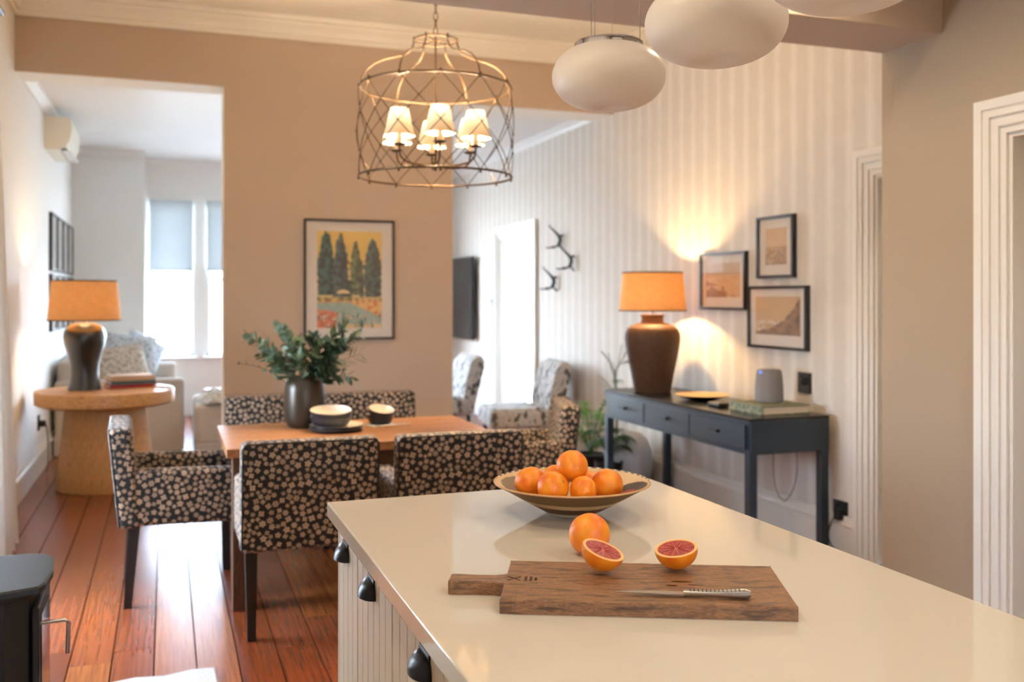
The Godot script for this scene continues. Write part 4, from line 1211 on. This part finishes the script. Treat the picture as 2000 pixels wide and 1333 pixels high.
	solo("thin_cable", mb().tube(curve_pts(P(3.615, 0.57, 4.86), P(3.61, 0.3, 4.8), P(3.612, 0.19, 4.97), 14), 0.0028, 5), M.cord_grey, "thin grey cable hanging below the console, near strand", "cord", Vector3.ZERO, 0, "cables under the console")
	# three sepia pictures
	framed("framed_photograph", "black framed sepia beach photograph, closest to the lamp", P(RW, 1.572, 5.70), -90, 0.575, 0.40, 0.018, 0.035, Vector4(0.052, 0.06, 0.07, 0.055), beach(0), "sepia photographs")
	framed("framed_photograph", "black framed upright sepia photograph, topmost of three", P(RW, 1.78, 5.09), -90, 0.385, 0.395, 0.018, 0.035, Vector4(0.062, 0.062, 0.066, 0.06), beach(1), "sepia photographs")
	framed("framed_photograph", "black framed sepia photograph of a sloping coast, lowest of three", P(RW, 1.332, 5.075), -90, 0.615, 0.40, 0.018, 0.035, Vector4(0.056, 0.056, 0.07, 0.05), beach(2), "sepia photographs")
	# poster on the taupe wall
	framed("framed_poster", "black framed poster of dark conifers and a pool on the taupe wall", P(1.352, 1.598, TD), 0, 0.71, 0.94, 0.016, 0.03, Vector4(0.085, 0.085, 0.075, 0.075), poster())
	# wall figures
	var fig := func(label: String, h: float, d: float) -> void:
		var o := thing("wall_figure", label, "sculpture", P(RW, h, d), 0, "black climbing wall figures")
		var b := mb()
		b.tube([Vector3(-0.10, 0.135, -0.1), Vector3(-0.112, 0.12, -0.095), Vector3(-0.095, 0.095, -0.07), Vector3(-0.07, 0.06, -0.04), Vector3(-0.05, 0.03, -0.015), Vector3(-0.035, 0.0, 0.0), Vector3(-0.035, -0.03, 0.005), Vector3(-0.045, -0.06, 0.0), Vector3(-0.06, -0.085, -0.015)], [0.004, 0.007, 0.008, 0.011, 0.014, 0.019, 0.02, 0.018, 0.010], 10)
		part(o, "torso", b, M.stove_black)
		part(o, "head", mb().ball(Vector3(-0.085, -0.088, -0.055), Vector3(0.017, 0.016, 0.017), 12), M.stove_black)
		part(o, "arm", mb().tube([Vector3(-0.05, -0.078, -0.01), Vector3(-0.09, -0.09, -0.05), Vector3(-0.12, -0.093, -0.1), Vector3(-0.13, -0.09, -0.13)], [0.011, 0.009, 0.007, 0.006], 8), M.stove_black)
		part(o, "arm", mb().tube([Vector3(-0.045, -0.06, 0.005), Vector3(-0.03, -0.09, 0.012), Vector3(-0.004, -0.115, 0.01)], [0.012, 0.009, 0.008], 8), M.stove_black)
		part(o, "leg", mb().tube([Vector3(-0.03, 0.01, 0.0), Vector3(-0.015, 0.03, 0.006), Vector3(0.0, 0.02, 0.008)], [0.014, 0.01, 0.008], 8), M.stove_black)
	fig.call("black climbing figure on the striped wall, highest of three", 2.04, 8.56)
	fig.call("black climbing figure on the striped wall, middle height and nearest", 1.825, 8.29)
	fig.call("black climbing figure on the striped wall, lowest of three", 1.635, 8.72)
	# plants beyond the console
	plant("potted_palm", "green potted palm with arching fronds behind the end of the console", P(3.22, 0, 6.98), 0.13, 0.2, M.ceramic_black, 15, 0.52, M.leaf)
	plant("potted_fern", "dark leafy plant in a black pot under the far end of the console", P(3.2, 0, 6.62), 0.11, 0.2, M.stove_black, 9, 0.30, M.leaf_deep)
	plant("tall_bamboo_palm", "thin tall palm stem rising above the far end of the console", P(3.48, 0, 7.06), 0.09, 0.2, M.stove_black, 0, 0.0, M.gum_mid)
	solo("white_planter", mb().lathe([Vector2(0.0, 0.0), Vector2(0.11, 0.0), Vector2(0.12, 0.02), Vector2(0.1, 0.2), Vector2(0.085, 0.33), Vector2(0.092, 0.35), Vector2(0.08, 0.352), Vector2(0.075, 0.33), Vector2(0.0, 0.3)], 32), M.white, "white tapered planter beside the palm, left of the console leg", "planter", P(3.31, 0, 7.32))
	solo("floor_cushion", mb().lathe([Vector2(0.0, 0.0), Vector2(0.14, 0.0), Vector2(0.17, 0.03), Vector2(0.185, 0.12), Vector2(0.18, 0.24), Vector2(0.15, 0.33), Vector2(0.1, 0.385), Vector2(0.04, 0.405), Vector2(0.0, 0.408)], 32), M.sofa_grey, "pale rounded floor cushion against the wall under the console", "cushion", P(3.44, 0, 6.74))

func plant(called: String, label: String, at: Vector3, pr: float, ph: float, pm: Material, fronds: int, reach: float, lm: Material) -> void:
	var t := thing(called, label, "plant", at, 0, "")
	var pot := part(t, "pot", mb().lathe([Vector2(0.0, 0.0), Vector2(pr * 0.75, 0.0), Vector2(pr, ph * 0.95), Vector2(pr * 1.04, ph), Vector2(pr * 0.94, ph), Vector2(pr * 0.9, ph * 0.9), Vector2(0.0, ph * 0.88)], 28), pm)
	part(pot, "soil", mb().lathe([Vector2(pr * 0.9, ph * 0.905), Vector2(0.0, ph * 0.92)], 20), M.soil)
	if fronds == 0:
		# slender cane with a tuft at the top
		var line := curve_pts(Vector3(0, ph * 0.9, 0), Vector3(0.02, 0.5, 0.0), Vector3(-0.02, 0.86, 0.02), 10)
		part(t, "cane", mb().tube(line, 0.008, 7), lm)
		for k in 9:
			var a := k * 2.4
			var base: Vector3 = line[10 - k % 4]
			var e := Vector3(cos(a), 0, sin(a)) * rng.randf_range(0.1, 0.2)
			part(t, "frond", frond(base, base + e * 0.6 + Vector3(0, 0.12, 0), base + e + Vector3(0, 0.04 + 0.12 * (k % 3), 0), 9, 0.07), lm)
		return
	for k in fronds:
		var a := k * 2.399 + rng.randf() * 0.3
		var r := reach * rng.randf_range(0.45, 0.8)
		var hgt := reach * rng.randf_range(0.35, 1.0)
		var e := Vector3(cos(a) * r, 0, sin(a) * r)
		if at.x + e.x > 3.6: e.x = 3.6 - at.x
		part(t, "frond", frond(Vector3(0, ph * 0.9, 0), e * 0.4 + Vector3(0, ph + hgt * 1.25, 0), e + Vector3(0, ph + hgt * 0.7, 0), 11, 0.11), lm)

# one frond: midrib with leaflets on both sides
func frond(a: Vector3, b: Vector3, c: Vector3, n: int, len_: float) -> MB:
	var m := mb()
	var line := curve_pts(a, b, c, n + 3)
	m.tube(line, 0.003, 5)
	for i in range(3, n + 3):
		var p: Vector3 = line[i]
		var d: Vector3 = (line[i + 1 if i + 1 < line.size() else i] - line[i - 1]).normalized()
		var sd := d.cross(Vector3.UP).normalized()
		for s in [-1, 1]:
			var l := len_ * (1.0 - 0.5 * absf(float(i - 3) / n - 0.35))
			var q: Vector3 = (sd * s * 0.85 + d * 0.55 + Vector3(0, -0.25, 0)).normalized()
			var w := q.cross(Vector3.UP).normalized() * l * 0.11
			var tip := p + q * l + Vector3(0, -0.15 * l, 0)
			var mid := p + q * l * 0.5 + Vector3(0, 0.03 * l, 0)
			m.sheet([[p - w * 0.3, p + w * 0.3], [mid - w, mid + w], [tip - w * 0.05, tip + w * 0.05]])
	return m

# ------------------------------------------------------------------ living room beyond the taupe wall
func cushion(called: String, label: String, at: Vector3, rot: Vector3, w: float, h: float, thick: float, m: Material, group := "") -> void:
	var front := []; var back := []
	for i in 13:
		var r1 := []; var r2 := []
		for j in 13:
			var u := i / 6.0 - 1.0; var v := j / 6.0 - 1.0
			var pin := 1.0 - 0.07 * (1.0 - absf(u)) * absf(v) - 0.0
			var pin2 := 1.0 - 0.07 * (1.0 - absf(v)) * absf(u)
			var z := thick / 2 * pow(maxf(0.0, (1 - u * u) * (1 - v * v)), 0.42)
			r1.append(Vector3(v * w / 2 * pin2, u * h / 2 * pin, z)); r2.append(Vector3(v * w / 2 * pin2, u * h / 2 * pin, -z))
		front.append(r1); back.append(r2)
	var b := mb().sheet(front)
	var k := b.v.size()
	b.sheet(back)
	for i in range(k, b.v.size()): b.n[i] = -b.n[i] if b.n[i].z > 0 else b.n[i]
	for i in k: b.n[i] = -b.n[i] if b.n[i].z < 0 else b.n[i]
	var fix := b.ix.duplicate()
	b.ix.clear()
	for i in range(0, fix.size(), 3): b.tri(fix[i], fix[i + 1], fix[i + 2])
	var o := solo(called, b, m, label, "cushion", at, 0, group)
	o.rotation_degrees = rot

func slipper_chair(label: String, at: Vector3, turn: float) -> Node3D:
	var t := thing("slipper_chair", label, "chair", at, turn, "leaf patterned slipper chairs")
	part(t, "seat", mb().rbox(Vector3(0, 0.35, -0.1), Vector3(0.58, 0.19, 0.62), 0.06, 4), M.leaf_fabric)
	# tall curling back as a side profile carried across the width
	var rows := []
	for i in 25:
		var a := i / 24.0
		var row := []
		for p in [Vector2(0.12, 0.27), Vector2(0.13, 0.45), Vector2(0.16, 0.62), Vector2(0.19, 0.76), Vector2(0.23, 0.84), Vector2(0.28, 0.87), Vector2(0.33, 0.86), Vector2(0.36, 0.82), Vector2(0.355, 0.76), Vector2(0.33, 0.66), Vector2(0.29, 0.5), Vector2(0.25, 0.36), Vector2(0.24, 0.27)]:
			var e := pow(absf(a * 2 - 1), 8.0)
			var q := Vector2(0.22, 0.55)
			var pp: Vector2 = p.lerp(q, 0.06 * e)
			row.append(Vector3((a - 0.5) * 0.6, pp.y, pp.x))
		rows.append(row)
	var b := mb().sheet(rows, true)
	for e in [0, 24]:
		var m := Vector3.LEFT if e == 0 else Vector3.RIGHT
		var poly := PackedVector2Array()
		for p in rows[e]: poly.append(Vector2(p.z, p.y))
		var f := b.v.size()
		for p in rows[e]: b.vert(p, m)
		var tr := Geometry2D.triangulate_polygon(poly)
		for k in range(0, tr.size(), 3): b.tri(f + tr[k], f + tr[k + 1], f + tr[k + 2])
	part(t, "backrest", b, M.leaf_fabric)
	for x in [-0.24, 0.24]:
		for z in [-0.34, 0.2]: part(t, "leg", mb().lathe([Vector2(0.0, 0.0), Vector2(0.014, 0.0), Vector2(0.024, 0.26), Vector2(0.0, 0.26)], 12, Vector3(x, 0, z)), M.chair_leg)
	return t

func living_room() -> void:
	# round reeded table
	var t := thing("round_table", "round pale wooden pedestal table with a reeded drum base", "table", P(-0.44, 0, 7.98))
	part(t, "pedestal", mb().lathe([Vector2(0.0, 0.002), Vector2(0.35, 0.002), Vector2(0.352, 0.012), Vector2(0.335, 0.2), Vector2(0.305, 0.45), Vector2(0.285, 0.63), Vector2(0.0, 0.63)], 288, Vector3.ZERO, 0.008, 72), M.reed)
	part(t, "table_top", mb().lathe([Vector2(0.0, 0.632), Vector2(0.46, 0.632), Vector2(0.5, 0.652), Vector2(0.502, 0.735), Vector2(0.497, 0.748), Vector2(0.0, 0.75)], 96), M.reed_top)
	# lamp
	var lp := thing("urn_table_lamp", "lit table lamp with glossy black urn base and orange shade", "lamp", P(-0.589, 0.7505, 7.97))
	part(lp, "urn_base", mb().lathe([Vector2(0.0, 0.0), Vector2(0.12, 0.0), Vector2(0.12, 0.012), Vector2(0.108, 0.05), Vector2(0.1, 0.12), Vector2(0.104, 0.2), Vector2(0.124, 0.28), Vector2(0.145, 0.35), Vector2(0.152, 0.405), Vector2(0.145, 0.45), Vector2(0.122, 0.485), Vector2(0.085, 0.505), Vector2(0.05, 0.514), Vector2(0.0, 0.516)], 56), M.ceramic_black)
	shade_set(lp, 0.262, 0.232, 0.534, 0.835, 0.5)
	# books on the round table
	var bk := [[c8(150, 30, 34), 0.26, 0.024, 0.0, "flat red book at the bottom of the pile on the round table"], [c8(74, 96, 104), 0.245, 0.03, 0.025, "blue grey book in the middle of the pile on the round table"], [c8(186, 158, 130), 0.24, 0.038, 0.056, "tan book on top of the pile on the round table"]]
	for q in bk:
		var o := thing("book", q[4], "book", P(-0.27, 0.7505 + q[3], 8.13), 14, "books on the round table")
		var cv := mat(q[0], 0.6)
		part(o, "pages", mb().box(Vector3(0.002, q[2] / 2, 0), Vector3(q[1] * 1.35 - 0.012, q[2] - 0.006, q[1] - 0.012)), M.paper)
		part(o, "cover", mb().rbox(Vector3(0, 0.002, 0), Vector3(q[1] * 1.35, 0.004, q[1]), 0.0015, 1).rbox(Vector3(0, q[2] - 0.002, 0), Vector3(q[1] * 1.35, 0.004, q[1]), 0.0015, 1).rbox(Vector3(0, q[2] / 2, q[1] / 2 - 0.002), Vector3(q[1] * 1.35, q[2], 0.004), 0.0015, 1), cv)
	solo("open_magazine", mb().rbox(Vector3(0, 0.004, 0), Vector3(0.1, 0.008, 0.2), 0.003, 1), M.pillow_b, "pale magazine lying at the right edge of the round table", "magazine", P(-0.02, 0.7505, 7.98), 20)
	# sofa along the left wall
	var s := thing("slipcovered_sofa", "beige slipcovered sofa along the left wall behind the round table", "sofa", P(-0.4, 0, 10.45))
	part(s, "seat", mb().rbox(Vector3(0.0, 0.24, 0), Vector3(1.08, 0.42, 1.6), 0.04, 3), M.linen)
	part(s, "seat_cushion", mb().rbox(Vector3(0.08, 0.5, 0), Vector3(0.92, 0.14, 1.5), 0.05, 3), M.linen)
	part(s, "armrest", mb().rbox(Vector3(0.0, 0.36, 0.83), Vector3(1.12, 0.66, 0.16), 0.035, 3), M.linen)
	part(s, "armrest", mb().rbox(Vector3(-0.02, 0.38, -0.87), Vector3(1.04, 0.7, 0.16), 0.035, 3), M.linen)
	part(s, "backrest", mb().rbox(Vector3(-0.46, 0.48, 0), Vector3(0.18, 0.78, 1.58), 0.05, 3), M.linen)
	part(s, "skirt", mb().box(Vector3(0.0, 0.09, 0.915), Vector3(1.12, 0.16, 0.006)), M.linen)
	cushion("scatter_cushion", "brown patterned cushion at the near end of the sofa", P(-0.42, 0.78, 10.15), Vector3(-22, 20, 6), 0.5, 0.42, 0.16, M.pillow_a, "sofa cushions")
	cushion("scatter_cushion", "pale blue grey patterned cushion leaning behind the brown one", P(-0.34, 0.87, 10.5), Vector3(-28, 14, -8), 0.5, 0.46, 0.16, M.pillow_b, "sofa cushions")
	cushion("scatter_cushion", "slate cushion standing on its corner nearest the window", P(-0.24, 0.86, 10.8), Vector3(-20, 30, -32), 0.42, 0.42, 0.14, M.pillow_b, "sofa cushions")
	# ottoman
	var o := thing("slipcovered_ottoman", "beige slipcovered ottoman right of the sofa, partly behind the taupe wall", "ottoman", P(0.82, 0, 9.65))
	part(o, "cover", mb().rbox(Vector3(0, 0.29, 0), Vector3(1.14, 0.38, 1.05), 0.05, 3), M.linen)
	part(o, "skirt", mb().rbox(Vector3(0, 0.06, 0), Vector3(1.13, 0.12, 1.04), 0.01, 1), M.linen)
	var rows := []
	var nz := noise(1.6, 77, 3)
	for i in 25:
		var r := []
		for j in 33:
			var x := j / 32.0 - 0.5; var z := i / 24.0 - 0.5
			var edge := minf(1.0, minf(0.5 - absf(x), 0.5 - absf(z)) * 7.0)
			r.append(Vector3(x * 0.86, 0.012 + edge * (0.05 + 0.055 * (nz.get_noise_2d(x * 3.2, z * 3.2 + 4) + 0.5)), z * 0.62))
		rows.append(r)
	solo("throw_blanket", mb().sheet(rows), M.throw, "rumpled beige throw lying on the ottoman", "blanket", P(0.72, 0.4805, 9.42), 8)
	for q in [[0.0, c8(128, 160, 166), "teal book under the pink one on the ottoman"], [0.032, c8(196, 140, 140), "pink edged book on top of the ottoman pile"]]:
		var z := thing("coffee_table_book", q[2], "book", P(0.52, 0.4805 + q[0], 9.96), -10, "books on the ottoman")
		part(z, "pages", mb().box(Vector3(0, 0.015, 0), Vector3(0.31, 0.024, 0.22)), M.paper)
		part(z, "cover", mb().rbox(Vector3(0, 0.0015, 0), Vector3(0.33, 0.003, 0.24), 0.001, 1).rbox(Vector3(0, 0.0285, 0), Vector3(0.33, 0.003, 0.24), 0.001, 1).rbox(Vector3(0, 0.015, 0.118), Vector3(0.33, 0.03, 0.004), 0.001, 1), mat(q[1], 0.6))
	# air conditioner
	var ac := thing("air_conditioner", "cream wall air conditioner high on the left wall", "air conditioner", P(LW, 2.76, 9.2))
	var prof := PackedVector2Array([Vector2(0.0, 0.0), Vector2(0.1, 0.0), Vector2(0.17, 0.03), Vector2(0.205, 0.1), Vector2(0.215, 0.2), Vector2(0.205, 0.27), Vector2(0.18, 0.285), Vector2(0.0, 0.285)])
	var ab := mb()
	ab.xf = Transform3D(Basis(Vector3.RIGHT, Vector3(0, 0, -1), Vector3.UP), Vector3.ZERO)
	ab.plate(prof, 0.0, 0.85, 0.01)
	part(ac, "casing", ab, M.ac)
	part(ac, "louvre", mb().box(Vector3(0.135, 0.012, -0.425), Vector3(0.07, 0.004, 0.74)), M.frame_black)
	part(ac, "flap", mb().box(Vector3(0.17, -0.002, -0.425), Vector3(0.07, 0.006, 0.76)), M.white)
	# grid of black frames on the left wall
	var nth := ["first", "second", "third", "fourth"]
	for r in 2:
		for c in 4:
			framed("grid_picture", "black framed print on the left wall, %s row, %s from the lamp" % [["upper", "lower"][r], nth[c]], P(LW, 1.97 - 0.56 * r, 9.77 + 0.53 * c), 90, 0.49, 0.53, 0.022, 0.03, Vector4(0.1, 0.1, 0.1, 0.1), ramp_grid(r * 4 + c), "grid of black frames")
	# television, thermostat
	var tv := thing("television", "black flat television on the striped wall beside the taupe wall edge", "television", P(RW - 0.001, 0, 11.75))
	part(tv, "screen", mb().box(Vector3(-0.098, 1.45, 0), Vector3(0.004, 1.0, 0.96)), M.dark_glass)
	part(tv, "casing", mb().rbox(Vector3(-0.07, 1.45, 0), Vector3(0.05, 1.04, 1.0), 0.008, 1), M.frame_black)
	part(tv, "bracket", mb().box(Vector3(-0.025, 1.45, 0), Vector3(0.05, 0.3, 0.4)), M.black_metal)
	var th := thing("thermostat", "small white wall control between television and door", "wall control", P(RW, 1.40, 10.72))
	part(th, "body", mb().rbox(Vector3(-0.01, 0, 0), Vector3(0.02, 0.12, 0.08), 0.005, 2), M.white)
	part(th, "screen", mb().box(Vector3(-0.021, 0.015, 0), Vector3(0.002, 0.035, 0.05)), M.navy_glaze)
	# slipper chairs
	var sc := slipper_chair("leaf patterned slipper chair half hidden by the taupe wall edge", P(2.70, 0, 9.5), 90)
	twin(sc, "leaf patterned slipper chair in front of the garden doorway, pale seat showing", P(3.18, 0, 8.35), 84)
	# garden beyond
	for q in [["green shrub in the garden beyond the bay window", P(1.35, -0.12, 15.0), 5], ["green shrub in the garden beyond the open door", P(5.55, -0.12, 14.3), 9]]:
		var g := thing("garden_shrub", q[0], "shrub", q[1], 0, "garden shrubs")
		var nzs := noise(1.0, q[2], 2)
		var fb := mb()
		var rr := RandomNumberGenerator.new()
		rr.seed = q[2]
		for k in 700:
			var d := Vector3(rr.randfn(), rr.randfn(), rr.randfn()).normalized()
			var p := Vector3(0, 0.95, 0) + d * Vector3(0.6, 0.75, 0.6) * (0.75 + 0.25 * nzs.get_noise_3dv(d * 3.0) + 0.15 * rr.randf())
			var u := d.cross(Vector3(0.2, 0.9, 0.3)).normalized().rotated(d, rr.randf() * TAU) * 0.06
			var w := d.cross(u).normalized() * 0.03
			var i := fb.vert(p - u, d); fb.vert(p + w, d); fb.vert(p + u, d); fb.vert(p - w, d)
			fb.tri(i, i + 1, i + 2); fb.tri(i, i + 2, i + 3)
		var fo := part(g, "foliage", fb, M.leaf)
		fo.set_meta("kind", "stuff")
		part(g, "stem", mb().tube([Vector3.ZERO, Vector3(0.03, 0.5, 0.02), Vector3(0, 0.9, 0)], 0.03, 7), M.twig)

func ramp_grid(i: int) -> ImageTexture:
	return ramp_tex(0.05, 400 + i, 32, [[0.0, c8(168, 168, 164)], [0.5, c8(214, 214, 208)], [1.0, c8(136, 138, 136)]], 2)

# ------------------------------------------------------------------ curtain, stove, rug
func left_side() -> void:
	var c := thing("linen_curtain", "off-white linen curtain hanging at the left edge of the picture", "curtain", P(0, 0, 0))
	var rows := []
	for i in 25:
		var y := 0.02 + 2.98 * i / 24.0
		var k := 1.0 - i / 24.0
		var r := []
		for j in 97:
			var s := j / 96.0
			var dd := lerpf(5.02, lerpf(5.60, 6.30, k), s)
			var amp := 0.028 + 0.022 * k
			r.append(P(-0.855 + amp * sin(s * TAU * 6.5 + 0.5 * sin(k * 2.0)) + 0.012 * sin(s * 31.0), y, dd))
		rows.append(r)
	part(c, "drape", mb().sheet(rows), M.sheer)
	var rod := thing("curtain_rod", "black curtain rod above the tall side window", "rod", P(-0.855, 3.03, 3.2))
	part(rod, "pole", mb().tube([Vector3(0, 0, 0), Vector3(0, 0, -2.7)], 0.014, 10), M.black_metal)
	for z in [-0.2, -2.5]: part(rod, "bracket", mb().box(Vector3(-0.07, 0, z), Vector3(0.15, 0.02, 0.02)), M.black_metal)
	# black wood stove facing the table
	var s := thing("wood_stove", "black iron wood stove with a bent steel handle at the left", "stove", P(-0.62, 0, 3.12))
	var body := PackedVector2Array([Vector2(-0.24, -0.2), Vector2(0.2, -0.2), Vector2(0.255, -0.13), Vector2(0.27, 0.0), Vector2(0.255, 0.13), Vector2(0.2, 0.18), Vector2(-0.24, 0.18)])
	part(s, "body", mb().plate(body, 0.09, 0.615, 0.004), M.stove_black)
	var tp := PackedVector2Array([Vector2(-0.26, -0.225), Vector2(0.22, -0.225), Vector2(0.268, -0.2), Vector2(0.29, -0.155), Vector2(0.305, 0.0), Vector2(0.298, 0.13), Vector2(0.285, 0.17), Vector2(0.19, 0.2), Vector2(-0.26, 0.2)])
	part(s, "top_plate", mb().plate(tp, 0.63, 0.65, 0.005), M.iron)
	part(s, "collar", mb().plate(body, 0.612, 0.632, 0.002), M.stove_black)
	var dr := part(s, "door", mb().rbox(Vector3(0.272, 0.38, 0.0), Vector3(0.02, 0.4, 0.27), 0.006, 2), M.stove_black)
	part(dr, "glass", mb().box(Vector3(0.2835, 0.4, 0.0), Vector3(0.003, 0.3, 0.2)), M.dark_glass)
	part(dr, "handle", mb().tube([Vector3(0.28, 0.525, 0.1), Vector3(0.345, 0.528, 0.1), Vector3(0.354, 0.52, 0.1), Vector3(0.352, 0.43, 0.1)], 0.006, 8), M.steel)
	for x in [-0.2, 0.18]:
		for z in [-0.15, 0.14]: part(s, "leg", mb().lathe([Vector2(0.0, 0.0), Vector2(0.018, 0.0), Vector2(0.022, 0.09), Vector2(0.0, 0.09)], 10, Vector3(x, 0, z)), M.stove_black)
	part(s, "flue", mb().lathe([Vector2(0.07, 0.65), Vector2(0.07, 2.9)], 24, Vector3(-0.17, 0, 0)), M.stove_black)
	# rug at the bottom edge
	var rp := PackedVector2Array([Vector2(-0.62, -1.3), Vector2(0.2, -1.25), Vector2(0.19, 0.02), Vector2(0.1, 0.03), Vector2(0.0, 0.0), Vector2(-0.1, 0.02), Vector2(-0.3, -0.03), Vector2(-0.6, -0.08)])
	var rq := PackedVector2Array()
	for p in rp: rq.append(Vector2(p.x, -p.y))
	solo("hide_rug", mb().plate(rq, 0.0, 0.008, 0.003), M.hide, "pale shaggy rug at the bottom edge of the picture", "rug", P(-0.01, 0.0005, 3.88), 0)
	# dark pipe and switch on the left wall behind the round table
	var sk := thing("wall_switch", "black switch plate on the left wall beside the round table", "switch", P(LW, 0.42, 8.75))
	part(sk, "plate", mb().rbox(Vector3(0.006, 0, 0), Vector3(0.012, 0.13, 0.1), 0.003, 1), M.frame_black)
	part(sk, "plug", mb().rbox(Vector3(0.035, -0.01, 0), Vector3(0.05, 0.05, 0.05), 0.01, 2), M.cord)
	part(sk, "cord", mb().tube(curve_pts(Vector3(0.06, -0.02, 0), Vector3(0.1, -0.22, 0.05), Vector3(0.08, -0.4, 0.15), 10), 0.005, 6), M.cord)
